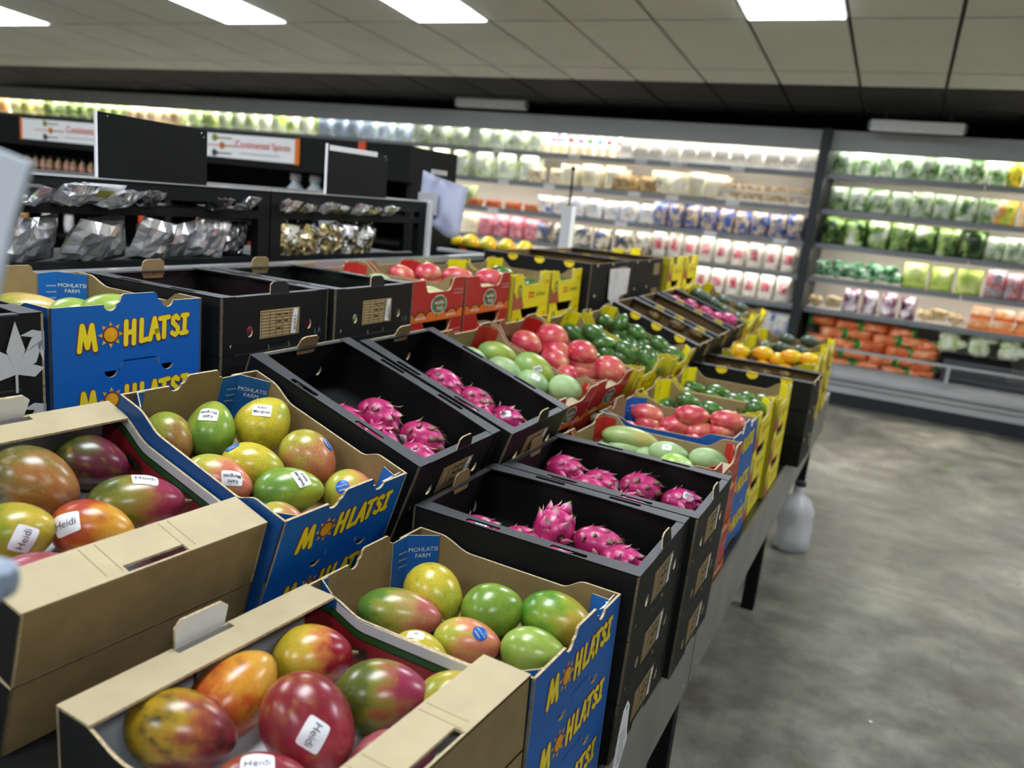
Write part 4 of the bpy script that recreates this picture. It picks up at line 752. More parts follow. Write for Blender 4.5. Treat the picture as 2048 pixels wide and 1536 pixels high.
def sticker(fr,kd,S,sk,n,tl):
    f=surf(kd,S,n,tl); dims={'heidi':(.019,.0155),'keitt':(.018,.0135),'dot':(.013,.010),'dotb':(.0125,.0125),'plain':(.013,.009),'barcode':(.013,.009),'drago':(.0085,.0065),'purple':(.015,.011)}[sk]; a,b_=dims; mb=MB(); nu,nv=12,8
    base={'dot':LOGOB,'dotb':LOGOB,'drago':INK}.get(sk,STKW)
    def cell(u,v):
        if sk in('dot','dotb','drago'): rr=sqrt(1-v*v/2),sqrt(1-u*u/2); return (u*rr[0],v*rr[1])
        c=max(0,abs(u)+abs(v)-1.75)*.25; return (u*(1-c),v*(1-c))
    for i in range(nu+1):
        for j in range(nv+1): u,v=cell(-1+2*i/nu,-1+2*j/nv); mb.v.append(f(u*a,v*b_,.0006+.0004*sin(3*u+2*v+n[0]*9)))
    for i in range(nu):
        for j in range(nv): q=i*(nv+1)+j; mb.f.append((q,q+nv+1,q+nv+2,q+1)); mb.m.append(0)
    o=obj('sticker',mb,fr,mats=base,smooth=True); o['label']={'heidi':'white paper sticker reading Heidi','keitt':'white paper sticker reading Keitt Mangoes','dot':'blue oval sticker','dotb':'round blue sticker','plain':'small white sticker','barcode':'white barcode sticker','drago':'small oval black sticker','purple':'white sticker reading Purple Dragon Fruit'}[sk]
    tx=MB(); F3=lambda h:(lambda p,q:f(p,q,h))
    if sk=='heidi': put_text(tx,'Heidi',-a*.74,a*.74,-.006,.006,F3(.0014))
    elif sk=='keitt': put_text(tx,'Keitt\nMangoes',-a*.82,a*.82,-.009,.009,F3(.0014),0,.01)
    elif sk=='purple': put_text(tx,'Purple\nDragon\nFruit',-a*.8,a*.8,-.0095,.0095,F3(.0014),0,.01)
    elif sk=='barcode':
        for k in range(14):
            x0=-.010+k*.0015; ww=.0009 if k%3 else .0005; tx.add([f(x0,-.003,.0014),f(x0+ww,-.003,.0014),f(x0+ww,.006,.0014),f(x0,.006,.0014)],[(0,1,2,3)])
        put_text(tx,'6001 2345',-.008,.008,-.0065,-.004,F3(.0014))
    elif sk=='plain': put_text(tx,'ORGANIC'[:0]+'IIII',-.006,.006,-.002,.003,F3(.0014))
    elif sk in('dot','dotb'): put_text(tx,'MOHLATSI',-.009,.009,-.001,.004,F3(.0012)); put_text(tx,'PROUDLY',-.007,.007,-.0075,-.0045,F3(.0012),0,.02)
    elif sk=='drago': put_text(tx,'DF',-.004,.004,-.003,.003,F3(.0012),0,.02)
    if tx.v: obj('sticker_lettering',tx,o,mats={'dot':plain('sticker_cream','f0e8b0',.5),'dotb':MATS.get('sticker_cream') or plain('sticker_cream','f0e8b0',.5),'drago':plain('sticker_gold','b08a4a',.5)}.get(sk,STKG))
FRUIT=[
 ('A0','m_spot',[-0.3266,-0.2282,0.921],[0.47,-0.625,0.623,0.148,-0.641,-0.753,0.87,0.446,-0.209],[0.0493,0.0468,0.0674],[],'yellow-brown mango with dark bruises',364),
 ('A0','m_orange',[-0.3291,-0.1418,0.9221],[0.626,-0.368,0.688,0.774,0.183,-0.607,0.097,0.912,0.399],[0.0506,0.0481,0.0649],[],'orange mango with a pointed tip',468),
 ('A0','m_yred',[-0.3033,-0.0194,0.9215],[0.552,-0.643,0.532,0.403,-0.353,-0.844,0.731,0.68,0.064],[0.0496,0.0471,0.0567],[],'mango half yellow and half red with a stem',624),
 ('A0','m_red',[-0.2014,-0.1471,0.9304],[0.237,-0.602,0.763,-0.408,-0.774,-0.484,0.882,-0.197,-0.429],[0.0563,0.0535,0.0685],[('heidi',[0.914,0.033,0.403],[-0.122,0.922,0.367])],'dark red mango with a white Heidi sticker',618),
 ('A0','m_olred',[-0.1661,-0.0414,0.9249],[0.429,-0.704,0.565,0.277,-0.493,-0.825,0.86,0.511,-0.017],[0.0502,0.0477,0.0648],[],'large mango, olive green turning red on its right',766),
 ('A0','m_yel',[-0.092,0.0079,0.9216],[0.495,-0.608,0.621,0.634,-0.236,-0.736,0.594,0.758,0.269],[0.0405,0.0384,0.0496],[],'yellowish mango half under the cardboard flap',900),
 ('A0','m_red',[-0.1885,-0.2438,0.9145],[0.512,-0.579,0.634,0.424,-0.472,-0.773,0.747,0.665,0.004],[0.0399,0.038,0.0561],[('heidi',[0.742,-0.667,-0.061],[-0.007,0.009,1.0])],'red mango cut by the picture edge, with Heidi sticker',520),
 ('A0','m_pinkd',[-0.0896,-0.1291,0.9163],[0.482,-0.605,0.634,0.529,-0.376,-0.761,0.699,0.702,0.139],[0.0399,0.038,0.0514],[],'pink mango with a dark bruise beside the front flap',785),
 ('B0','m_brown',[-0.7427,-0.1271,1.1033],[0.67,-0.609,0.425,-0.061,-0.615,-0.786,0.74,0.501,-0.45],[0.0545,0.0518,0.0663],[],'large brown-gold mango with a sheen',68),
 ('B0','m_dark',[-0.7653,-0.0185,1.1034],[0.734,-0.591,0.335,0.1,-0.394,-0.914,0.672,0.704,-0.23],[0.0465,0.0442,0.0577],[],'dark green and purple mango against the back wall',180),
 ('B0','m_olred',[-0.6404,-0.0346,1.0703],[0.764,-0.529,0.369,0.288,-0.233,-0.929,0.577,0.816,-0.026],[0.0475,0.0451,0.0704],[('heidi',[0.509,-0.846,0.162],[0.073,-0.175,0.982])],'olive mango with magenta end and a white Heidi sticker',272),
 ('B0','m_orange',[-0.6245,-0.1201,1.061],[0.705,-0.582,0.406,0.13,-0.456,-0.881,0.698,0.673,-0.245],[0.0444,0.0422,0.0573],[('heidi',[0.806,-0.038,-0.59],[-0.044,-0.425,0.904])],'orange mango with a white Heidi sticker',186),
 ('B0','m_yel',[-0.667,-0.2059,1.0725],[0.825,-0.404,0.396,0.377,-0.128,-0.917,0.421,0.906,0.047],[0.0462,0.0439,0.0503],[('heidi',[0.973,0.206,0.101],[0.05,-0.859,0.509])],'yellow-green mango with a white Heidi sticker turned sideways',30),
 ('B0','m_pinkd',[-0.5751,-0.2306,1.0406],[0.773,-0.463,0.434,0.33,-0.291,-0.898,0.542,0.837,-0.072],[0.0399,0.038,0.0623],[],'pink mango behind the front flap',85),
 ('B0','m_pinkd',[-0.5444,-0.0594,1.036],[0.706,-0.576,0.412,0.234,-0.36,-0.903,0.669,0.734,-0.119],[0.0399,0.038,0.0496],[],'magenta mango tip beside the red panel',335),
 ('B1','k_brown',[-0.7549,0.1298,1.1131],[0.536,-0.672,0.511,-0.43,-0.738,-0.52,0.727,0.06,-0.684],[0.0404,0.0384,0.0491],[],'green and brown mango at the left back corner',340),
 ('B1','k_green',[-0.727,0.1964,1.1213],[0.598,-0.501,0.626,0.718,0.682,-0.14,-0.357,0.533,0.767],[0.0453,0.043,0.0525],[('keitt',[0.956,-0.202,0.213],[0.012,-0.999,0.03])],'green mango with an upside-down white sticker',422),
 ('B1','k_yellow',[-0.6867,0.2866,1.1204],[0.717,-0.462,0.522,0.693,0.388,-0.608,0.078,0.797,0.598],[0.0529,0.0502,0.0566],[('keitt',[0.925,-0.376,0.043],[0.181,0.846,0.502])],'yellow mango with an upright white sticker and black spots',527),
 ('B1','k_yellow',[-0.6139,0.1833,1.0793],[0.65,-0.682,0.334,0.061,-0.391,-0.918,0.757,0.618,-0.212],[0.0438,0.0416,0.056],[('dot',[0.321,-0.588,-0.742],[0.005,-0.611,0.792])],'yellow mango with a blue sticker on its left',505),
 ('B1','k_pink',[-0.5762,0.2863,1.0788],[0.466,-0.776,0.425,-0.341,-0.601,-0.723,0.816,0.192,-0.545],[0.0498,0.0473,0.0571],[('dot',[0.379,-0.902,0.206],[-0.164,0.319,0.933])],'speckled pink-brown mango with a blue sticker at its edge',617),
 ('B1','k_pink2',[-0.6155,0.1058,1.0763],[0.625,-0.688,0.368,-0.024,-0.488,-0.873,0.78,0.537,-0.321],[0.0417,0.0396,0.0584],[('keitt',[0.887,-0.272,0.374],[0.052,0.392,-0.919])],'pink and green mango with an upside-down white sticker',436),
 ('B1','k_green',[-0.5343,0.1865,1.054],[0.693,-0.623,0.364,0.268,-0.246,-0.932,0.669,0.743,-0.004],[0.043,0.0409,0.0602],[('keitt',[0.79,-0.533,0.303],[0.04,0.941,0.335])],'green mango with a sideways white sticker',577),
 ('B1','k_pink2',[-0.4756,0.2852,1.0344],[0.541,-0.757,0.367,-0.033,-0.455,-0.89,0.84,0.47,-0.271],[0.0451,0.0428,0.0487],[('dotb',[0.913,-0.162,-0.375],[-0.01,-0.483,0.875])],'peach mango with a round blue sticker beside the front wall',702),
 ('B1','k_pink',[-0.4879,0.1151,1.0282],[0.605,-0.69,0.397,0.062,-0.457,-0.887,0.794,0.562,-0.234],[0.0382,0.0363,0.0448],[('dot',[0.029,-0.578,-0.815],[0.001,-0.486,0.874])],'pinkish mango low in the front left corner',560),
 ('A1','k_yellow',[-0.2599,0.2368,0.9264],[0.22,-0.773,0.595,-0.392,-0.629,-0.672,0.893,-0.086,-0.441],[0.0484,0.046,0.0551],[],'yellow-green mango below the blue corner flap',868),
 ('A1','k_greenred',[-0.2755,0.1587,0.9195],[0.421,-0.762,0.492,0.155,-0.474,-0.867,0.894,0.441,-0.081],[0.0415,0.0394,0.0686],[],'green mango with a red end and a stem',799),
 ('A1','m_green',[-0.1542,0.2469,0.9248],[0.456,-0.736,0.5,0.436,-0.305,-0.846,0.776,0.604,0.182],[0.0488,0.0464,0.0521],[],'round all-green mango in the middle',985),
 ('A1','k_greenyel',[-0.0571,0.2914,0.9202],[0.22,-0.842,0.493,-0.032,-0.511,-0.859,0.975,0.174,-0.14],[0.0472,0.0448,0.0635],[],'green and yellow mango against the right wall',1115),
 ('A1','k_pink2',[-0.1564,0.17,0.9062],[0.359,-0.78,0.512,0.161,-0.488,-0.858,0.919,0.39,-0.049],[0.0382,0.0363,0.0532],[('dotb',[0.817,-0.456,0.354],[-0.019,0.777,0.63])],'peach mango with a round blue sticker',934),
 ('A1','m_green2',[-0.0544,0.1997,0.908],[0.254,-0.815,0.521,0.043,-0.529,-0.848,0.966,0.237,-0.099],[0.0399,0.038,0.0539],[],'pale green mango at the front',1069),
 ('A1','k_yellow',[-0.197,0.0934,0.9062],[0.362,-0.762,0.537,0.103,-0.539,-0.836,0.926,0.358,-0.117],[0.0382,0.0363,0.0448],[('plain',[0.611,-0.765,-0.203],[-0.075,0.029,0.997])],'mango with a white sticker behind the red panel',836),
 ('C1','k_pale',[-1.2526,0.2022,1.2592],[0.823,-0.542,0.167,0.13,-0.106,-0.986,0.552,0.833,-0.017],[0.0382,0.0363,0.0756],[],'pale yellow mango behind the corner flap',50),
 ('C1','m_green2',[-1.167,0.2514,1.256],[0.799,-0.576,0.172,0.144,-0.093,-0.985,0.583,0.812,0.008],[0.0399,0.038,0.0531],[],'small green mango in the middle',150),
 ('C1','m_green2',[-1.0979,0.2914,1.2714],[0.78,-0.603,0.167,0.154,-0.073,-0.985,0.606,0.794,0.036],[0.0399,0.038,0.0676],[],'lime green mango under the tab',230),
 ('A2','d',[-0.1906,0.5722,0.9466],[0.386,-0.66,0.645,0.917,0.198,-0.347,0.101,0.725,0.681],[0.0438,0.0416,0.0498],[('drago',[0.78,0.5,-0.376],[0.161,0.871,0.463])],'large upright dragon fruit with an oval black sticker',1107),
 ('A2','d',[-0.0975,0.5861,0.9362],[0.225,-0.887,0.403,-0.039,-0.421,-0.906,0.973,0.189,-0.129],[0.0373,0.0354,0.053],[],'dragon fruit with dry brown bracts',1198),
 ('A2','d',[-0.0413,0.5632,0.9235],[0.257,-0.875,0.41,0.117,-0.393,-0.912,0.959,0.283,0.001],[0.0357,0.0339,0.044],[],'bright pink dragon fruit beside the front wall',1243),
 ('A2','d',[-0.2329,0.5104,0.9273],[0.304,-0.858,0.415,-0.015,-0.44,-0.898,0.953,0.267,-0.146],[0.0357,0.0339,0.044],[],'pale pink dragon fruit low in the box',1040),
 ('A2','d',[-0.3227,0.5007,0.9291],[0.367,-0.838,0.404,0.042,-0.419,-0.907,0.929,0.35,-0.119],[0.0357,0.0339,0.0442],[('barcode',[0.812,-0.578,0.086],[-0.05,0.022,0.999])],'dragon fruit with a white sticker and curling bracts',955),
 ('A2','d',[-0.1452,0.4782,0.9205],[0.298,-0.855,0.425,0.073,-0.423,-0.903,0.952,0.301,-0.064],[0.0357,0.0339,0.044],[],'pink dragon fruit seen through the rim slot',1108),
 ('A3','d',[-0.323,0.9395,0.943],[0.318,-0.893,0.319,0.038,-0.324,-0.945,0.947,0.313,-0.069],[0.0393,0.0373,0.0491],[('drago',[0.931,0.352,0.094],[-0.019,-0.203,0.979])],'smooth dragon fruit with an oval black sticker',1128),
 ('A3','d',[-0.2263,0.9374,0.9325],[0.262,-0.907,0.331,-0.01,-0.345,-0.938,0.965,0.243,-0.099],[0.0357,0.0339,0.044],[('plain',[0.372,-0.022,0.928],[-0.009,-0.965,0.262])],'dragon fruit with a white sticker on its right',1200),
 ('A3','d',[-0.1336,0.9602,0.9381],[0.248,-0.912,0.326,0.068,-0.319,-0.945,0.966,0.257,-0.017],[0.0381,0.0362,0.0501],[],'large dragon fruit with a brown patch',1280),
 ('A3','d',[-0.034,0.9701,0.9236],[0.203,-0.92,0.334,0.063,-0.328,-0.942,0.977,0.212,-0.009],[0.0357,0.0339,0.0474],[('barcode',[0.788,-0.53,0.313],[0.004,0.022,1.0])],'dragon fruit with a barcode sticker',1362),
 ('A3','d',[-0.2433,0.8897,0.9278],[0.29,-0.896,0.337,0.039,-0.341,-0.939,0.956,0.285,-0.064],[0.0357,0.0339,0.044],[],'small pale dragon fruit',1172),
 ('A3','d',[-0.1336,0.8632,0.9206],[0.259,-0.901,0.349,0.078,-0.34,-0.937,0.963,0.27,-0.018],[0.0357,0.0339,0.044],[],'pink dragon fruit showing low at the rim',1252),
 ('A3','d',[-0.3272,0.8251,0.9245],[0.334,-0.877,0.344,0.051,-0.348,-0.936,0.941,0.331,-0.071],[0.0357,0.0339,0.044],[],'dragon fruit half hidden by the near rim',1085),
 ('B2','d',[-0.6524,0.4875,1.0911],[0.517,-0.796,0.315,-0.216,-0.477,-0.852,0.828,0.373,-0.419],[0.0357,0.0339,0.044],[],'pale pink dragon fruit by the near rim',688),
 ('B2','d',[-0.6126,0.5525,1.0959],[0.484,-0.819,0.309,-0.25,-0.468,-0.848,0.839,0.333,-0.431],[0.0407,0.0387,0.0493],[('drago',[0.925,-0.311,-0.221],[-0.058,-0.66,0.749])],'large dragon fruit with an oval black sticker',756),
 ('B2','d',[-0.5659,0.4921,1.0667],[0.468,-0.815,0.343,-0.261,-0.498,-0.827,0.844,0.297,-0.446],[0.0357,0.0339,0.044],[],'pink dragon fruit with green bract tips',757),
 ('B2','d',[-0.5206,0.5881,1.059],[0.485,-0.821,0.302,-0.138,-0.413,-0.9,0.863,0.395,-0.314],[0.0386,0.0367,0.0515],[('purple',[0.528,0.534,-0.66],[0.004,-0.964,-0.265])],'dark dragon fruit with a white name sticker',844),
 ('B2','d',[-0.4956,0.5294,1.035],[0.519,-0.795,0.315,-0.042,-0.392,-0.919,0.854,0.464,-0.237],[0.0357,0.0339,0.044],[],'pink dragon fruit against the front wall',832),
 ('B2','d',[-0.5938,0.4417,1.0664],[0.512,-0.792,0.333,-0.189,-0.482,-0.856,0.838,0.375,-0.396],[0.0357,0.0339,0.044],[],'dragon fruit seen through the rim slot',705),
 ('B3','d',[-0.6413,0.861,1.1103],[0.466,-0.851,0.242,-0.207,-0.371,-0.905,0.86,0.372,-0.349],[0.0423,0.0402,0.0523],[('drago',[0.789,-0.499,-0.359],[-0.025,-0.439,0.898])],'dragon fruit with an oval black sticker on top',884),
 ('B3','d',[-0.6419,0.8366,1.0909],[0.469,-0.846,0.254,-0.201,-0.383,-0.902,0.86,0.372,-0.35],[0.0357,0.0339,0.0472],[],'pale pink dragon fruit by the near rim',872),
 ('B3','d',[-0.5673,0.904,1.0735],[0.415,-0.87,0.266,-0.255,-0.392,-0.884,0.873,0.299,-0.385],[0.0376,0.0357,0.0526],[],'spiny dragon fruit with dark bract tips',950),
 ('B3','d',[-0.5322,0.8576,1.0514],[0.408,-0.868,0.283,-0.252,-0.405,-0.879,0.877,0.287,-0.384],[0.0357,0.0339,0.044],[('plain',[0.844,-0.236,0.481],[-0.04,0.352,0.935])],'dragon fruit with a white sticker by the near rim',955),
 ('B3','d',[-0.4906,0.933,1.0376],[0.462,-0.849,0.258,-0.036,-0.308,-0.951,0.886,0.43,-0.173],[0.0357,0.0339,0.044],[('plain',[0.903,-0.412,-0.126],[0.048,-0.457,0.888])],'dragon fruit with a pale sticker against the front wall',1012),
 ('B4','g_olive',[-0.7335,1.3416,1.1079],[0.465,-0.866,0.185,-0.097,-0.257,-0.961,0.88,0.429,-0.204],[0.0399,0.0379,0.0644],[],'olive-green mango at the back',996),
 ('B4','g_pale',[-0.7665,1.2447,1.1022],[0.455,-0.867,0.201,-0.189,-0.315,-0.93,0.87,0.385,-0.308],[0.034,0.0323,0.048],[],'pale green mango in the left back corner',946),
 ('B4','g_pale',[-0.6701,1.2705,1.0799],[0.429,-0.879,0.208,-0.173,-0.306,-0.936,0.887,0.365,-0.283],[0.0399,0.0379,0.0591],[],'pale green mango in the middle',1010),
 ('B4','g_olive',[-0.604,1.3309,1.0861],[0.357,-0.907,0.222,-0.311,-0.34,-0.887,0.881,0.248,-0.404],[0.0484,0.046,0.0665],[('barcode',[0.974,-0.176,0.144],[-0.03,-0.719,0.694])],'green mango with a square barcode sticker',1068),
 ('B4','g_pale',[-0.5855,1.292,1.0545],[0.403,-0.889,0.218,-0.162,-0.303,-0.939,0.901,0.343,-0.266],[0.0412,0.0391,0.05],[('plain',[0.858,-0.514,0.026],[0.011,0.056,0.998])],'pale green mango with a narrow white sticker',1066),
 ('B4','g_pale',[-0.4965,1.3305,1.0455],[0.368,-0.903,0.221,-0.171,-0.299,-0.939,0.914,0.307,-0.265],[0.0448,0.0426,0.0538],[],'round green mango by the front wall',1131),
 ('B4','g_pale',[-0.6254,1.2271,1.0522],[0.397,-0.888,0.233,-0.234,-0.344,-0.91,0.887,0.307,-0.344],[0.034,0.0323,0.048],[],'green mango low by the black rim',1022),
 ('B5','p',[-0.6942,1.6563,1.1341],[0.414,-0.897,0.157,-0.107,-0.219,-0.97,0.904,0.385,-0.186],[0.0486,0.0462,0.058],[],'round pomegranate at the back',1104),
 ('B5','p',[-0.7511,1.5802,1.1128],[0.379,-0.906,0.187,-0.292,-0.309,-0.905,0.878,0.289,-0.382],[0.0432,0.041,0.0565],[],'pomegranate lying on its side against the near wall',1053),
 ('B5','p',[-0.6669,1.6398,1.0893],[0.383,-0.906,0.178,-0.182,-0.263,-0.947,0.905,0.331,-0.266],[0.0435,0.0414,0.0569],[],'pomegranate with a black spot in the middle',1112),
 ('B5','p',[-0.5789,1.6558,1.1008],[0.343,-0.922,0.178,-0.23,-0.267,-0.936,0.911,0.279,-0.304],[0.0435,0.0413,0.0539],[],'shiny red pomegranate',1165),
 ('B5','p',[-0.6446,1.5852,1.0715],[0.358,-0.913,0.197,-0.258,-0.299,-0.919,0.898,0.278,-0.342],[0.0394,0.0374,0.0525],[],'deep red pomegranate by the near wall',1110),
 ('B5','p',[-0.5732,1.6625,1.0628],[0.352,-0.917,0.188,-0.187,-0.265,-0.946,0.917,0.298,-0.265],[0.0348,0.0331,0.0547],[],'half hidden pomegranate',1167),
 ('B5','p',[-0.568,1.6614,1.0392],[0.377,-0.906,0.192,-0.101,-0.246,-0.964,0.921,0.344,-0.184],[0.0348,0.0331,0.058],[],'pink speckled pomegranate at the front',1168),
 ('B5','p',[-0.4725,1.6484,1.0634],[0.273,-0.939,0.211,-0.353,-0.302,-0.885,0.895,0.167,-0.414],[0.0474,0.045,0.0575],[],'large pale red pomegranate by the front flap',1221),
 ('B6','a',[-0.7474,2.0016,1.1034],[0.333,-0.928,0.165,-0.314,-0.275,-0.909,0.889,0.251,-0.383],[0.0281,0.0266,0.0576],[],'long dark green avocado at the back',1150),
 ('B6','a',[-0.6675,2.0002,1.1156],[0.333,-0.93,0.153,-0.243,-0.242,-0.939,0.911,0.276,-0.307],[0.0297,0.0282,0.0554],[],'glossy green avocado',1190),
 ('B6','a',[-0.6241,2.0016,1.0845],[0.417,-0.893,0.17,0.12,-0.131,-0.984,0.901,0.431,0.053],[0.0281,0.0266,0.0527],[],'slim bright green avocado',1210),
 ('B6','a',[-0.6816,2.0016,1.0649],[0.359,-0.919,0.163,-0.158,-0.232,-0.96,0.92,0.319,-0.229],[0.0281,0.0266,0.0455],[],'green avocado by the near wall',1180),
 ('B6','a',[-0.6097,2.0016,1.0501],[0.327,-0.929,0.171,-0.201,-0.246,-0.948,0.923,0.276,-0.267],[0.0281,0.0266,0.0455],[],'dark green avocado by the near wall',1215),
 ('B6','a',[-0.5337,2.0006,1.0701],[0.242,-0.949,0.2,-0.444,-0.292,-0.847,0.863,0.116,-0.492],[0.0293,0.0278,0.0546],[],'green avocado lying across the carton',1255),
 ('B6','a',[-0.5401,2.0016,1.0436],[0.319,-0.932,0.172,-0.163,-0.233,-0.959,0.934,0.278,-0.227],[0.0281,0.0266,0.0459],[],'light green avocado',1250),
 ('B6','a',[-0.4496,1.9946,1.0575],[0.175,-0.947,0.271,-0.678,-0.315,-0.664,0.714,-0.068,-0.697],[0.0367,0.0349,0.0561],[],'upright dark avocado',1297),
 ('B6','a',[-0.4413,2.0016,1.0257],[0.34,-0.923,0.182,0.016,-0.188,-0.982,0.94,0.337,-0.049],[0.0281,0.0266,0.0462],[],'avocado at the front wall',1302),
 ('B7','a',[-0.7393,2.2943,1.1267],[0.377,-0.917,0.131,-0.046,-0.16,-0.986,0.925,0.366,-0.103],[0.0281,0.0266,0.044],[],'avocado in the back corner',1209),
 ('B7','a',[-0.6817,2.3281,1.1244],[0.401,-0.85,0.341,0.852,0.209,-0.481,0.337,0.483,0.808],[0.0323,0.0307,0.044],[],'round glossy avocado',1241),
 ('B7','a',[-0.6791,2.3316,1.0803],[0.316,-0.937,0.146,-0.212,-0.22,-0.952,0.925,0.27,-0.268],[0.0281,0.0266,0.044],[],'pale avocado by the near wall',1240),
 ('B7','a',[-0.6046,2.3285,1.0932],[0.287,-0.947,0.146,-0.255,-0.223,-0.941,0.923,0.232,-0.306],[0.0319,0.0303,0.0467],[],'big green avocado',1275),
 ('B7','a',[-0.567,2.3316,1.0446],[0.308,-0.939,0.154,-0.132,-0.203,-0.97,0.942,0.279,-0.187],[0.0281,0.0266,0.0454],[],'light green avocado',1290),
 ('B7','a',[-0.5063,2.3302,1.0639],[0.26,-0.953,0.156,-0.258,-0.224,-0.94,0.931,0.204,-0.304],[0.0297,0.0282,0.0467],[],'bright avocado to the front',1320),
 ('B7','a',[-0.4443,2.3316,1.0328],[0.275,-0.948,0.159,-0.136,-0.202,-0.97,0.952,0.245,-0.185],[0.0281,0.0266,0.0545],[],'avocado beside the yellow flap',1348),
 ('B7','a',[-0.6156,2.2957,1.0509],[0.251,-0.951,0.181,-0.406,-0.273,-0.872,0.879,0.146,-0.455],[0.0281,0.0266,0.044],[],'small avocado by the near wall',1262),
 ('C4','g_pale',[-1.2078,1.2868,1.2598],[0.591,-0.798,0.122,0.101,-0.077,-0.992,0.801,0.598,0.035],[0.034,0.0323,0.048],[],'pale green mango at the back',727),
 ('C4','g_pale',[-1.1485,1.2868,1.2725],[0.576,-0.809,0.119,0.098,-0.075,-0.992,0.811,0.583,0.036],[0.034,0.0323,0.048],[],'green mango at the back',758),
 ('C4','g_pale',[-0.9536,1.2868,1.2581],[0.515,-0.847,0.129,0.046,-0.123,-0.991,0.856,0.517,-0.024],[0.034,0.0323,0.048],[],'pale green mango showing in the front cut-out',862),
 ('C4','p',[-1.2261,1.2148,1.2723],[0.608,-0.785,0.119,0.1,-0.073,-0.992,0.788,0.615,0.034],[0.0348,0.0331,0.0355],[],'red fruit in the far corner',690),
 ('C5','p',[-1.2261,1.5235,1.2814],[0.539,-0.836,0.107,-0.044,-0.155,-0.987,0.841,0.527,-0.12],[0.0348,0.0331,0.0502],[],'shiny red pomegranate',802),
 ('C5','p',[-1.1625,1.5959,1.2898],[0.529,-0.842,0.102,0.088,-0.065,-0.994,0.844,0.535,0.04],[0.0414,0.0393,0.0489],[],'tall pomegranate with crown up',856),
 ('C5','p',[-1.1592,1.6011,1.2613],[0.527,-0.842,0.111,0.092,-0.074,-0.993,0.845,0.534,0.039],[0.0348,0.0331,0.0519],[],'pink pomegranate in front',858),
 ('C5','p',[-1.0464,1.6011,1.2952],[0.49,-0.866,0.102,0.018,-0.107,-0.994,0.871,0.489,-0.037],[0.0348,0.0331,0.058],[],'broad pink pomegranate',915),
 ('C5','p',[-0.9174,1.5967,1.3012],[0.456,-0.884,0.102,0.015,-0.107,-0.994,0.89,0.455,-0.035],[0.0404,0.0384,0.0558],[],'pale pink pomegranate in the front cut-out',980),
 ('C6','a',[-1.0405,1.9216,1.2968],[0.453,-0.887,0.092,0.081,-0.062,-0.995,0.888,0.458,0.043],[0.0281,0.0266,0.044],[],'avocado at the back',1003),
 ('C6','a',[-0.917,1.9216,1.2659],[0.421,-0.901,0.104,0.085,-0.075,-0.994,0.903,0.427,0.045],[0.0281,0.0266,0.044],[],'dark avocado in the front cut-out',1060),
 ('C7','a',[-0.9068,2.2366,1.2583],[0.382,-0.919,0.097,0.081,-0.072,-0.994,0.92,0.388,0.047],[0.0281,0.0266,0.044],[],'avocado in the front cut-out',1130),
 ('A4','g_long',[-0.2764,1.3078,0.9507],[0.262,-0.926,0.271,0.045,-0.269,-0.962,0.964,0.264,-0.029],[0.034,0.0323,0.081],[],'long curved green mango with a tip',1260),
 ('A4','g_pale',[-0.2786,1.3,0.92],[0.273,-0.919,0.284,0.083,-0.272,-0.959,0.959,0.285,0.002],[0.034,0.0323,0.0599],[],'pale green mango by the black rim',1254),
 ('A4','g_pale',[-0.161,1.3055,0.9335],[0.222,-0.933,0.282,0.059,-0.275,-0.96,0.973,0.23,-0.006],[0.034,0.0323,0.0565],[('plain',[0.863,-0.492,-0.117],[-0.002,-0.028,1.0])],'green mango with a square white sticker',1337),
 ('A4','g_pale',[-0.0497,1.3032,0.941],[0.173,-0.944,0.282,0.036,-0.28,-0.959,0.984,0.176,-0.015],[0.034,0.0323,0.0531],[],'round pale green mango at the front',1417),
 ('A4','g_lime',[-0.1233,1.2529,0.92],[0.217,-0.931,0.294,0.078,-0.284,-0.956,0.973,0.23,0.011],[0.034,0.0323,0.048],[],'lime green ribbed mango',1352),
 ('A4','g_pale',[-0.3191,1.2016,0.92],[0.307,-0.905,0.294,0.115,-0.271,-0.956,0.945,0.327,0.021],[0.034,0.0323,0.048],[],'green mango in the back corner',1203),
 ('A5','p',[-0.3262,1.636,0.9456],[0.219,-0.944,0.245,-0.066,-0.265,-0.962,0.974,0.194,-0.12],[0.0348,0.0331,0.0567],[],'large red pomegranate on the left',1295),
 ('A5','p',[-0.3167,1.6249,0.9143],[0.19,-0.945,0.267,-0.155,-0.297,-0.942,0.97,0.137,-0.203],[0.0348,0.0331,0.0453],[],'pale pomegranate by the near wall',1296),
 ('A5','p',[-0.1837,1.6318,0.9723],[0.202,-0.951,0.234,0.052,-0.228,-0.972,0.978,0.209,0.003],[0.0348,0.0331,0.0579],[],'bright red pomegranate at the back',1384),
 ('A5','p',[-0.2259,1.633,0.9299],[0.238,-0.938,0.25,0.14,-0.221,-0.965,0.961,0.265,0.078],[0.0348,0.0331,0.058],[],'pomegranate with its crown towards the aisle',1354),
 ('A5','p',[-0.1511,1.6308,0.926],[0.213,-0.944,0.253,0.138,-0.227,-0.964,0.967,0.24,0.082],[0.0348,0.0331,0.0513],[],'shiny pink pomegranate low in the middle',1400),
 ('A5','p',[-0.0714,1.6284,0.9786],[0.145,-0.961,0.235,-0.019,-0.24,-0.97,0.989,0.137,-0.054],[0.0348,0.0331,0.058],[],'dark red pomegranate by the corner flap',1456),
 ('A5','p',[-0.08,1.6286,0.9446],[0.165,-0.955,0.246,0.051,-0.241,-0.969,0.985,0.173,0.009],[0.0348,0.0331,0.0456],[],'brownish pomegranate at the front',1447),
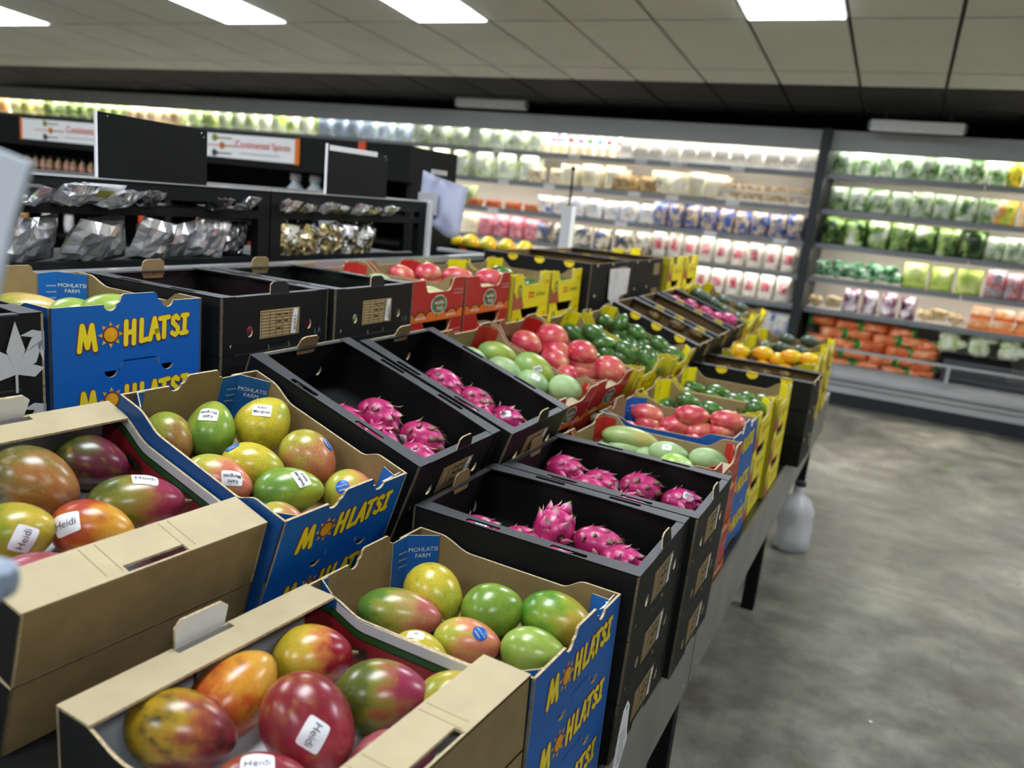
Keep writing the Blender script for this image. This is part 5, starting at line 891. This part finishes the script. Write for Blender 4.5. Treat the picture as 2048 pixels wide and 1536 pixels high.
 ('A6','a',[-0.2753,1.9516,0.9443],[0.202,-0.955,0.218,-0.004,-0.223,-0.975,0.979,0.196,-0.049],[0.0281,0.0266,0.0444],[],'dark avocado',1376),
 ('A6','a',[-0.1932,1.9516,0.9302],[0.2,-0.954,0.224,0.093,-0.209,-0.973,0.975,0.216,0.047],[0.0281,0.0266,0.0489],[],'light green avocado by the near wall',1421),
 ('A6','a',[-0.0357,1.9516,0.9651],[0.115,-0.97,0.215,-0.055,-0.223,-0.973,0.992,0.1,-0.079],[0.0281,0.0266,0.044],[],'avocado near the front flap',1516),
 ('A7','a',[-0.3315,2.2616,0.9272],[0.213,-0.956,0.202,0.048,-0.196,-0.979,0.976,0.218,0.004],[0.0281,0.0266,0.0558],[],'bright green avocado at the back',1387),
 ('A7','a',[-0.236,2.2616,0.9299],[0.178,-0.963,0.202,0.013,-0.203,-0.979,0.984,0.177,-0.024],[0.0281,0.0266,0.0515],[],'glossy green avocado at the back',1436),
 ('A7','a',[-0.2484,2.1999,0.9141],[0.184,-0.96,0.211,0.016,-0.211,-0.977,0.983,0.184,-0.024],[0.0281,0.0266,0.044],[],'light green avocado in the middle',1421),
 ('A7','a',[-0.3343,2.1808,0.9141],[0.215,-0.954,0.211,0.035,-0.208,-0.977,0.976,0.217,-0.011],[0.0281,0.0266,0.044],[],'avocado in the near corner',1374),
 ('A7','a',[-0.1568,2.2214,0.9161],[0.15,-0.966,0.21,-0.012,-0.214,-0.977,0.989,0.144,-0.044],[0.0281,0.0266,0.0532],[],'dark green avocado across the middle',1472),
 ('A7','a',[-0.1211,2.2616,0.9248],[0.157,-0.966,0.205,0.068,-0.197,-0.978,0.985,0.168,0.034],[0.0281,0.0266,0.044],[],'green avocado behind',1496),
 ('A7','a',[-0.0619,2.2616,0.9264],[0.149,-0.967,0.206,0.107,-0.192,-0.976,0.983,0.168,0.075],[0.0281,0.0266,0.0521],[],'dark avocado beside the yellow flap',1528),
 ('A9','o',[-0.3282,3.1182,0.9656],[0.169,-0.974,0.152,0.029,-0.149,-0.988,0.985,0.171,0.003],[0.0323,0.0307,0.0518],[],'orange mango at the back',1479),
 ('A9','o',[-0.2195,3.117,0.976],[0.147,-0.978,0.15,0.05,-0.144,-0.988,0.988,0.153,0.028],[0.0337,0.032,0.0493],[],'bright orange mango',1526),
 ('A9','o',[-0.1497,3.1182,0.9589],[0.138,-0.978,0.155,0.091,-0.144,-0.985,0.986,0.15,0.069],[0.0323,0.0307,0.04],[],'small orange mango',1555),
 ('A9','o',[-0.0894,3.1172,0.9818],[0.109,-0.983,0.149,0.008,-0.149,-0.989,0.994,0.109,-0.008],[0.0336,0.0319,0.0516],[],'yellow-orange mango',1583),
 ('A9','o',[-0.0111,3.1182,0.9826],[0.09,-0.985,0.149,0.007,-0.149,-0.989,0.996,0.09,-0.006],[0.0323,0.0307,0.0465],[],'orange mango beside the flap',1618),
 ('A10','v',[-0.2707,3.4702,0.9522],[0.154,-0.978,0.144,0.089,-0.132,-0.987,0.984,0.165,0.066],[0.0298,0.0283,0.04],[],'dark avocado on the left',1528),
 ('A10','v',[-0.1876,3.4702,0.9663],[0.135,-0.981,0.141,0.087,-0.13,-0.988,0.987,0.146,0.068],[0.0298,0.0283,0.04],[],'dark avocado in the middle',1562),
 ('A10','v',[-0.0936,3.4702,0.9642],[0.115,-0.983,0.142,0.086,-0.133,-0.987,0.99,0.125,0.07],[0.0298,0.0283,0.0414],[],'dark avocado on the right',1600),
 ('A11','v',[-0.2056,3.8202,0.9679],[0.129,-0.983,0.131,0.084,-0.12,-0.989,0.988,0.139,0.067],[0.0298,0.0283,0.04],[],'dark avocado on the left',1575),
 ('A11','v',[-0.0882,3.8202,0.9763],[0.105,-0.986,0.129,0.082,-0.121,-0.989,0.991,0.114,0.068],[0.0298,0.0283,0.0482],[],'dark avocado on the right',1620),
 ('B10','d',[-0.7337,3.2934,1.1342],[0.295,-0.95,0.1,-0.07,-0.126,-0.99,0.953,0.285,-0.104],[0.0357,0.0339,0.044],[],'small pink dragon fruit at the back',1345),
 ('B10','d',[-0.658,3.3654,1.119],[0.233,-0.967,0.107,-0.277,-0.171,-0.946,0.932,0.191,-0.307],[0.0357,0.0339,0.0467],[],'pale dragon fruit',1380),
 ('B10','d',[-0.5754,3.3654,1.0946],[0.215,-0.97,0.112,-0.278,-0.171,-0.945,0.936,0.172,-0.306],[0.0357,0.0339,0.044],[],'pink dragon fruit in the middle',1410),
 ('B10','d',[-0.5099,3.3654,1.0739],[0.243,-0.963,0.113,-0.071,-0.134,-0.988,0.967,0.233,-0.101],[0.0357,0.0339,0.044],[],'small dragon fruit',1434),
 ('B10','d',[-0.4514,3.3654,1.0774],[0.204,-0.972,0.113,-0.202,-0.155,-0.967,0.958,0.175,-0.228],[0.0357,0.0339,0.0473],[],'pink dragon fruit at the front',1457),
 ('B11','v',[-0.6954,3.7154,1.1482],[0.246,-0.965,0.088,-0.165,-0.131,-0.978,0.955,0.226,-0.191],[0.0358,0.034,0.0537],[],'large dark avocado at the back',1400),
 ('B11','v',[-0.6126,3.7202,1.1151],[0.214,-0.972,0.098,-0.244,-0.15,-0.958,0.946,0.181,-0.269],[0.0298,0.0283,0.04],[],'dark avocado in the middle',1428),
 ('B11','v',[-0.5405,3.7202,1.0809],[0.2,-0.974,0.105,-0.244,-0.153,-0.958,0.949,0.166,-0.268],[0.0298,0.0283,0.0411],[],'dark avocado further forward',1452),
 ('B11','v',[-0.4646,3.7202,1.0531],[0.2,-0.974,0.109,-0.163,-0.143,-0.976,0.966,0.178,-0.188],[0.0298,0.0283,0.04],[],'dark avocado at the front',1478),
 ('B12','v',[-0.6309,4.0702,1.1043],[0.21,-0.973,0.092,-0.208,-0.136,-0.969,0.955,0.185,-0.231],[0.0298,0.0283,0.0408],[],'dark avocado at the back',1448),
 ('B12','v',[-0.5262,4.0702,1.0778],[0.191,-0.977,0.097,-0.208,-0.137,-0.968,0.959,0.164,-0.23],[0.0298,0.0283,0.0408],[],'dark avocado at the front',1482),
 ('B8','y',[-0.6508,2.6777,1.1319],[0.281,-0.952,0.12,-0.227,-0.187,-0.956,0.932,0.242,-0.269],[0.0204,0.0194,0.0315],[],'brownish passion fruit at the back',1306),
 ('B8','y',[-0.5416,2.6777,1.104],[0.254,-0.959,0.128,-0.229,-0.188,-0.955,0.94,0.214,-0.267],[0.0204,0.0194,0.0388],[],'brownish passion fruit in the middle',1352),
 ('B8','y',[-0.4487,2.6777,1.0813],[0.231,-0.964,0.135,-0.231,-0.189,-0.955,0.945,0.189,-0.266],[0.0204,0.0194,0.0365],[],'brownish passion fruit at the front',1392),
 ('A8','y',[-0.3185,2.7657,0.9371],[0.179,-0.969,0.173,0.02,-0.172,-0.985,0.984,0.179,-0.011],[0.0204,0.0194,0.0308],[],'brown passion fruit at the back',1450),
 ('A8','y',[-0.2308,2.764,0.9397],[0.156,-0.972,0.173,0.018,-0.173,-0.985,0.988,0.157,-0.009],[0.0204,0.0194,0.0305],[],'brown passion fruit second from the back',1490),
 ('A8','y',[-0.1453,2.7622,0.9444],[0.134,-0.976,0.173,0.016,-0.172,-0.985,0.991,0.135,-0.007],[0.0204,0.0194,0.0304],[],'brown passion fruit in the middle',1530),
 ('A8','y',[-0.0664,2.7607,0.9527],[0.114,-0.979,0.171,0.015,-0.171,-0.985,0.993,0.115,-0.005],[0.0204,0.0194,0.0305],[],'brown passion fruit toward the aisle',1568),
]

KN={'m':('mango','mango'),'k':('mango','mango'),'g':('green_mango','mango'),'d':('dragon_fruit','dragon fruit'),'p':('pomegranate','pomegranate'),'a':('avocado','avocado'),'v':('avocado','avocado'),'o':('orange_mango','mango'),'y':('passion_fruit','passion fruit')}
golden=2.39996
def add_fruit(kd,P,Rm,S,st,label,group,low=False):
    o=bpy.data.objects.new(KN[kd[0]][0],fmesh(kd,low)); COL.objects.link(o); tag(o,label,KN[kd[0]][1],group)
    R_=Matrix(((Rm[0],Rm[3],Rm[6]),(Rm[1],Rm[4],Rm[7]),(Rm[2],Rm[5],Rm[8]))).to_quaternion(); o.rotation_mode='QUATERNION'; o.rotation_quaternion=R_; o.location=P; o.scale=S
    if kd[0]=='d' and not low:
        dry=('brown' in label or 'dark' in label or 'spiny' in label); nb=25 if S[1]>.03 else 16; rn=random.Random(int(P[0]*1000)+7)
        for k in range(nb):
            z=-.82+1.72*(k+.5)/nb; ph=k*golden+rn.uniform(-.2,.2); rr=sqrt(max(0,1-z*z)); nrm=Vector((rr*cos(ph),rr*sin(ph),z)); tan=Vector((-z*cos(ph),-z*sin(ph),rr)); side=nrm.cross(tan)*-1
            lift=-.02+.12*max(0,z)+rn.uniform(-.06,.16)+(.5 if rn.random()<.12 else 0); tn=(tan*cos(lift)+nrm*sin(lift)); nr=(nrm*cos(lift)-tan*sin(lift)); sd=tn.cross(nr); s=.92*rn.uniform(.75,1.2)
            b_=bpy.data.objects.new('bract',BRD if dry else BR); COL.objects.link(b_); b_.parent=o
            b_.matrix_local=Matrix(((nr.x*s,sd.x*s,tn.x*s,nrm.x*.97),(nr.y*s,sd.y*s,tn.y*s,nrm.y*.97),(nr.z*s,sd.z*s,tn.z*s,nrm.z*.97),(0,0,0,1)))
    if kd[0]=='p' and not low: c=bpy.data.objects.new('crown',crown); COL.objects.link(c); c.parent=o
    if (kd in('k_greenred','m_yred','g_olive','m_olred')) : c=bpy.data.objects.new('stem',stem); COL.objects.link(c); c.parent=o
    for sk,n,tl in st: sticker(o,kd,S,sk,n,tl)
    return o
for bx,kd,P,Rm,S,st,desc,u in FRUIT:
    same=sorted([f for f in FRUIT if f[0]==bx],key=lambda f:f[7]); i=[f[7] for f in same].index(u)
    ft=KN[kd[0]][1]
    lab='%s in the %s'%(desc,SH[bx])
    if u>1270 or bx[0]=='C' or bx in('B5','B6','B7'): lab='%s, %s from left, %s'%(desc,ORD[i] if i<16 else 'last',SH[bx])
    add_fruit(kd,P,Rm,S,st,lab,'%ss in the %s'%(ft,SH[bx]))
# lower layer under the visible fruit so that the cartons are full
LOW={'B5':('p',.036,4,3),'B6':('a',.03,5,3),'B7':('a',.03,5,3),'B4':('g_pale',.03,3,3),'A4':('g_pale',.03,4,3),'A5':('p',.034,4,3),'A6':('a',.03,5,3),'A7':('a',.028,5,3),'A9':('o',.034,4,3),'A10':('v',.032,4,3),'A11':('v',.032,4,3),'C4':('g_pale',.034,4,3),'C5':('p',.036,4,3),'C6':('a',.032,4,3),'C7':('a',.032,4,3),'B10':('d',.032,4,3),'B11':('v',.032,4,3),'B12':('v',.032,4,3),'C1':('m_green2',.036,4,3),'C3':('g_pale',.034,3,3),'B8':('y',.026,5,4),'A8':('y',.026,6,4),'B9':('y',.026,5,4),'C10':('v',.035,4,3),'C2':('d',.034,4,3)}
for bx,(kd,r_,nx,ny) in LOW.items():
    k,x,y,z,a,t,w_,d,h,ns=BX[bx]; Mx=Matrix.Translation((x,y,z))@Matrix.Rotation(a,4,'Z')@Matrix.Rotation(t,4,'Y')
    for i in range(nx):
        for j in range(ny):
            zc=-h+.005+r_*.95
            if any((Mx@Vector((-(d*(i+.5)/nx),w_*(j+.5)/ny,zc))-Vector(f[2])).length<r_*1.55 for f in FRUIT if f[0]==bx): continue
            P=Mx@Vector((-.012-r_-(d-.024-2*r_)*i/(nx-1),.010+r_+(w_-.02-2*r_)*j/(ny-1),zc)); Rq=(Mx.to_3x3()@Matrix.Rotation(radians((i*37+j*61)%40-20),3,'Z')); vx,vy,vz=Rq@Vector((0,0,1)),Rq@Vector((0,1,0)),Rq@Vector((-1,0,0))
            add_fruit(kd,P,[*vx,*vy,*vz],(r_*.95,r_*.9,r_*1.12),[], 'lower-layer %s, %s from front, %s across, %s'%(KN[kd[0]][1],ORD[i],ORD[j],SH[bx]),'lower layer in the %s'%SH[bx],True)
for k,(x,z,s) in enumerate(((-2.40,.045,1),(-2.29,.05,1.1),(-2.16,.045,1.1),(-2.03,.04,1.05),(-1.90,.045,1.0),(-1.79,.035,.95))):
    add_fruit('o',(x,3.66,1.225+z),[1,0,0,0,.3,.954,0,-.954,.3],(.052*s,.045*s,.058*s),[], 'yellow mango in the low black crate beyond the rack, %s from the left'%ORD[k],'yellow mangoes in the crate')
for k in range(5): add_fruit('o',(-2.36+k*.13,3.80,1.275),[1,0,0,0,.3,.954,0,-.954,.3],(.05,.045,.055),[], 'yellow mango in the back of the low black crate, %s from the left'%ORD[k],'yellow mangoes in the back of the crate')

# ------------------------------------------------------------------ goods in the coolers
GW={}
def bagm(key,cols,w_,h,d,scale=18,rough=.35,lump=.25,extra=None,bump=.4):
    m=mixed('goods_'+key,cols,scale,rough,3,0,bump=bump)
    ms=[]
    for s in range(3):
        mb=pillow(w_,h,d,8,7,jag=lump,seed=hash(key)%97+s if False else len(key)*7+s); mats=[m]
        if extra: mb.box(*extra[0],1); mats.append(extra[1])
        me=mb.mesh(key,mats,True); ms.append(me)
    GW[key]=ms
def boxm(key,c1,c2,w_,h,d):
    mb=MB().box(-w_/2,w_/2,-d/2,d/2,0,h*.35,0).add([(-w_/2,-d/2,h*.35),(w_/2,-d/2,h*.35),(w_/2,d/2,h*.35),(-w_/2,d/2,h*.35),(-w_*.42,-d*.42,h),(w_*.42,-d*.42,h),(w_*.42,d*.42,h),(-w_*.42,d*.42,h)],[(0,1,5,4),(1,2,6,5),(2,3,7,6),(3,0,4,7),(4,5,6,7)],1); GW[key]=[mb.mesh(key,[c1,c2])]
def lumps(key,cols,w_,h,n,r,kd=None):
    rn=random.Random(len(key)); m=mixed('goods_'+key,cols,14,.5,bump=.3); me=[]
    for s in range(2):
        mb=MB()
        for k in range(n):
            cx=rn.uniform(-w_/2+r,w_/2-r); cz=rn.uniform(r,h-r); cy=rn.uniform(-.05,.0); q=ball('x',8,6); e=(r*rn.uniform(.7,1.2),r*.9,r*rn.uniform(.6,1)); mb.add([(v_[0]*e[0]+cx,v_[1]*e[1]+cy,v_[2]*e[2]+cz) for v_ in q.v],q.f,0)
        me.append(mb.mesh(key,m,True))
    GW[key]=me
Wt='eef1ee'
bagm('orangebox',['c76a30','e0b070','efe0c0'],.26,.22,.1); bagm('yellowbag',['f0e04a','e8ee9a',Wt],.24,.24,.1); bagm('herbbag',['6f9a35','b9d08a','dfe8cf'],.21,.22,.1,26); bagm('tanbag',['c9a878','e3cda6','f0e6d2'],.21,.20,.1)
bagm('limecup',['b8dc3a','e8f2d0','ffffff'],.19,.22,.12,6); bagm('bluesalad',['7fa04a','c8d8e0','aebfe0',Wt],.20,.23,.12,14); bagm('saladbag',['8fb84a','dbe8c8','eef4ee','b9d49a'],.22,.25,.13,12)
bagm('tantray',['b59468','e8d9b8',Wt],.22,.17,.1); bagm('creambag',['e6ddb2','f2ecd2','fbf8ea'],.22,.20,.12,10); bagm('mushbrown',['7a5f38','b79a68','d9c79c'],.26,.17,.12,22); bagm('tomato',['b8361f','cf5a3a','6f9a3a'],.21,.085,.14,30)
bagm('bluewhite',['3f63b8','dfe2ee','f3f0e8','c8a878'],.18,.17,.12,15); bagm('bluemush',['1f49a8','3f66b8','d2bb94','e8dcc4'],.155,.20,.12,16); bagm('radish',['c73a55','e08a98','f0d0d4'],.18,.20,.12,24); bagm('whitemush',['f2efe6','e6dcc4','3f3a30','5f78b8'],.22,.19,.13,11)
bagm('garlic',['ecebe4','dcd8cc','f6f5f0'],.135,.21,.09,20,.5,.5,((-.035,.035,-.052,-.046,.07,.145),mixed('garlic_label',['d43a50','e86a78','f0c0c4'],22))); bagm('greenbag',['3f6a30','8fb07a','dce8dc','b6ccae'],.165,.185,.12,13); bagm('leekbag',['1f3a1c','2f5224','9fc070','eef2ee'],.185,.215,.12,6,.2)
bagm('yellowpepper',['e0b010','f0c818','3f8a3a'],.11,.19,.1,8); bagm('greenyellowpack',['5fae2a','c8dc50','e8a040','f2f0e0'],.19,.21,.12,5); bagm('whitegreenheap',['3f5a34','b8ccb0','eef2ea'],.15,.18,.12,9)
bagm('celery',['8fae3a','c2d870','e2ecb0'],.20,.22,.11,7,.4); bagm('mixbag',['3a4a3a','b8c4d0','c83a3a','d8dce0'],.14,.20,.12,16); bagm('purplebag',['2a1420','6a3a50','d8d0dc','f0ecf2'],.13,.18,.11,10,.2); boxm('carrottray',plain('tray_orange','d9782f',.4,0,.2,30),mixed('goods_carrottray',['e07a30','e8a060','f2e0d0'],9),.17,.10,.12)
bagm('carrotbag',['d86030','f08a55','ffc090'],.25,.097,.15,9,.3,.35,((-.12,-.06,-.045,.045,.0,.08),plain('green_film','1f9a48',.3,0,.2,20)))
boxm('whitetray',plain('tray_white','e8e8e6',.4),mixed('goods_whitetray',['f2f2ee','d9d2c0','fafafa'],14),.15,.10,.12); boxm('mushtray',plain('tray_cream','eee8dc',.4),mixed('goods_mushtray',['8a6a44','cdb48c','f2ece0'],20),.21,.09,.13)
lumps('spinach',['0f3a22','1f6a3c','7fb08a','d8e8dc'],.19,.20,16,.045); lumps('ginger',['a08a5a','c8b48a','ddcfae'],.17,.14,14,.032); lumps('cauliflower',['b8d080','e6f0d0','fbfdf2'],.24,.15,9,.055)
caps=['8a5aa0','8a5aa0','4f86c6','c8323a','8a5aa0','2f8a3a','3f6ac0','c8323a','c8323a']
def cone(h,r,body,cap,lab):
    return MB().lathe([(r*.95,0),(r,.01),(r*.95,h*.35),(r*.72,h*.55)],12,0).lathe([(r*.73,h*.55),(r*.50,h*.80)],12,2).lathe([(r*.50,h*.80),(r*.48,h*.97),(r*.3,h)],12,1).mesh('dressing_bottle',[body,cap,lab],True)
BOT=[cone(.235,.043,mixed('dressing_body',['d8c090','e6dcc0'],6,.3),plain('cap_%d'%i,'e8ece6',.4),plain('dress_%s'%c,c,.4)) for i,c in enumerate(caps)]
ROWS=[('L',1,-12.73,-12.42,1,'orangebox'),('L',1,-12.39,-11.60,4,'yellowbag'),('L',1,-11.57,-9.94,8,'herbbag'),('L',1,-9.88,-8.96,5,'tanbag'),('L',1,-8.91,-8.38,3,'herbbag'),('L',1,-8.31,-6.51,9,'limecup'),('L',1,-6.42,-5.09,7,'bluesalad'),('L',1,-5.03,-3.56,7,'saladbag'),('L',1,-3.47,-2.62,9,'bottle'),('L',1,-2.52,-0.73,12,'whitetray'),('L',2,-5.03,-3.63,6,'saladbag'),('L',2,-3.52,-3.26,2,'tantray'),('L',2,-3.14,-2.63,3,'creambag'),('L',2,-2.53,-2.21,2,'mushbrown'),('L',2,-2.12,-1.57,4,'creambag'),('L',2,-1.43,-0.75,4,'mushtray'),('L',3,-4.33,-4.13,1,'herbbag'),('L',3,-4.25,-3.54,4,'tomato'),('L',3,-3.40,-2.22,7,'bluewhite'),('L',3,-2.09,-0.75,9,'bluemush'),('L',4,-4.29,-4.16,1,'creambag'),('L',4,-4.08,-3.51,4,'radish'),('L',4,-3.39,-2.20,6,'whitemush'),('L',4,-2.05,-0.76,9,'garlic'),('L',5,-1.72,-0.77,7,'garlic'),('L',6,-1.51,-0.72,6,'bluewhite'),('R',1,-0.43,0.83,8,'greenbag'),('R',1,0.96,1.08,2,'yellowpepper'),('R',2,-0.42,0.82,8,'greenbag'),('R',2,0.94,1.15,2,'greenyellowpack'),('R',3,-0.41,0.76,7,'leekbag'),('R',3,0.93,1.21,3,'whitegreenheap'),('R',4,-0.42,0.17,5,'spinach'),('R',4,0.35,0.79,3,'celery'),('R',4,0.99,1.26,3,'mixbag'),('R',5,-0.46,-0.28,2,'ginger'),('R',5,-0.14,0.35,4,'purplebag'),('R',5,0.48,0.74,3,'ginger'),('R',5,0.94,1.30,3,'carrottray'),
]
NM={'orangebox':('orange_pack','orange and white pack','pack'),'yellowbag':('yellow_pack','yellow pack','pack'),'herbbag':('herb_pack','green herb pack','pack'),'tanbag':('tan_pack','tan pack','pack'),'limecup':('lettuce_pack','white and lime green lettuce pack','pack'),'bluesalad':('salad_bag','bluish green salad bag','bag'),'saladbag':('salad_bag','pale green salad bag','bag'),'bottle':('dressing_bottle','tapered dressing bottle with coloured band','bottle'),'whitetray':('white_tray','white film-wrapped tray','tray'),'tantray':('tan_pack','tan and blue pack','pack'),'creambag':('cream_bag','cream coloured bag','bag'),'mushbrown':('mushroom_pack','brown mushroom pack','pack'),'mushtray':('mushroom_tray','tray of sliced brown mushrooms','tray'),'tomato':('tomato_punnet','low punnet of red tomatoes','punnet'),'bluewhite':('mushroom_bag','white and blue mushroom bag','bag'),'bluemush':('mushroom_bag','blue bag of mushrooms','bag'),'radish':('radish_bag','pink radish bag','bag'),'whitemush':('mushroom_bag','white bag with dark mushrooms','bag'),'garlic':('garlic_net','white garlic net with red label','net'),'greenbag':('vegetable_bag','clear bag of green vegetables','bag'),'yellowpepper':('pepper_bag','bag of yellow peppers','bag'),'greenyellowpack':('corn_pack','green and yellow pack','pack'),'leekbag':('leek_bag','white topped bag of dark green vegetables','bag'),'whitegreenheap':('broccoli_bag','white and green bag','bag'),'spinach':('greens_bunch','dark green leafy bunch','bunch'),'celery':('lettuce','yellow-green lettuce head','lettuce'),'mixbag':('mixed_bag','clear bag with red vegetables','bag'),'ginger':('ginger_heap','heap of pale ginger root','ginger'),'purplebag':('beetroot_bag','white and purple bag','bag'),'carrottray':('carrot_tray','orange tray of carrots','tray')}
def put(me,nm,x,y,z,lab,cat,group,s=1,rz=0,ry=0): o=obj(nm,me,loc=(x,y,z),rot=(0,ry,rz)); o.scale=(s,s,s*(1.16 if nm.endswith('bag') and nm!='carrot_bag' or nm in('garlic_net','lettuce_pack') else 1)); return tag(o,lab,cat,group)
rn=random.Random(11)
for side,s,x0,x1,n,key in ROWS:
    nm,de,ct=NM[key]; wh='%s shelf, %s cooler'%(('top','second','third','fourth','fifth','sixth')[s-1],{'L':'left','R':'right'}[side])
    near={-12:'far left',-11:'far left',-10:'far left',-9:'left'}.get(int(x0),'')
    for k in range(n):
        x=x0+(x1-x0)*k/max(n-1,1); me=BOT[k] if key=='bottle' else GW[key][k%len(GW[key])]; grp='%ss from x %d on the %s'%(de,0,wh) if False else '%ss on the %s'%(de,wh)
        lab='%s, %s from left, %s%s'%(de,ORD[k],wh,'' if key not in('herbbag','creambag','ginger') else (', by the %s'%({(1,-11):'yellow packs',(1,-8):'tan packs',(3,-4):'rack sheet',(2,-3):'tan packs',(2,-2):'brown mushrooms',(4,-4):'rack sheet',(5,0):'%s'%('dark upright' if x0<0 else 'purple bags')}).get((s,int(x0)),'neighbouring goods')))
        put(me,nm,x,7.47+rn.uniform(-.02,.02),SZ[s]+.001,lab,ct,grp,1 if key in('bottle',) else rn.uniform(.97,1.06)*(1.08 if s==1 else 1),rn.uniform(-.08,.08))
        if key in('whitetray','mushtray','carrottray','creambag','mushbrown'):
            put(me,nm,x,7.47,SZ[s]+(.102 if key=='whitetray' else .092 if key=='mushtray' else .103) if 'tray' in key else SZ[s]+.001,'upper '+lab,ct,grp,.95,rn.uniform(-.1,.1)) if 'tray' in key else put(me,nm,x+.03,7.60,SZ[s]+.001,'rear '+lab,ct,grp,1)
        elif key in('greenbag','saladbag','garlic','bluemush','leekbag','radish','bluewhite'): put(me,nm,x+.02,7.61,SZ[s]+.001,'rear '+lab,ct,grp+', rear row',.97)
# carrot bags in the well of the right cooler, cauliflowers beside them
well=thing('carrot_bin','dark wire bin holding carrots and cauliflowers in the right cooler','bin',(0,7.35,.31)); obj('floor_grid',MB().box(-.5,4.5,-.08,.6,0,.015),well,mats=GREYD)
for r_ in range(5):
    for k in range(5 if r_<4 else 4):
        x=-.36+k*.235+(.11 if r_%2 else 0); put(GW['carrotbag'][(k+r_)%3],'carrot_bag',min(x,.56),7.30+.05*r_,.327+r_*.085,'orange carrot bag with green film, %s row up, %s from left'%(ORD[r_],ORD[k]),'bag','carrot bags in the right cooler',1,0,pi if (k+r_)%2 else 0).location.z+= .085 if (k+r_)%2 else 0
bcr=thing('black_crate','low black crate in front of the cauliflowers in the right cooler','crate',(.95,7.34,.48)); obj('crate_body',MB().box(-.25,.3,-.02,.2,0,.10),bcr,mats=BLACK); obj('crate_stand',MB().box(-.22,.28,0,.2,-.155,0),bcr,mats=GREYD)
for r_ in range(3):
    for k in range(7):
        x=.76+k*.24; 
        if x<1.25 and r_==0: continue
        put(GW['cauliflower'][(k+r_)%2],'cauliflower_bag',x,7.36+.06*r_,(.327,.46,.60)[r_] if x>1.25 else (.6,.585,.66)[r_],'pale green cauliflower pack, %s row up, %s from left'%(ORD[r_],ORD[k]),'cauliflower','cauliflower packs in the right cooler')
# price tickets on the shelf rails
for k,(x,s) in enumerate(((-3.95,1),(-3.05,1),(-2.32,1),(-1.95,1),(-1.35,1),(-3.85,2),(-3.3,2),(-2.85,2),(-2.35,2),(-1.95,2),(-1.35,2),(-3.95,3),(-3.0,4),(-2.45,3),(-1.52,3),(-.85,3))):
    tag(obj('price_ticket',MB().box(-.065,.065,-.003,0,-.03,.018),loc=(x,7.333,SZ[s]-.012),mats=WHITE),'blank white price ticket on the %s shelf rail, %s ticket overall'%(('top','second','third','fourth')[s-1],ORD[k]),'price ticket','price tickets')
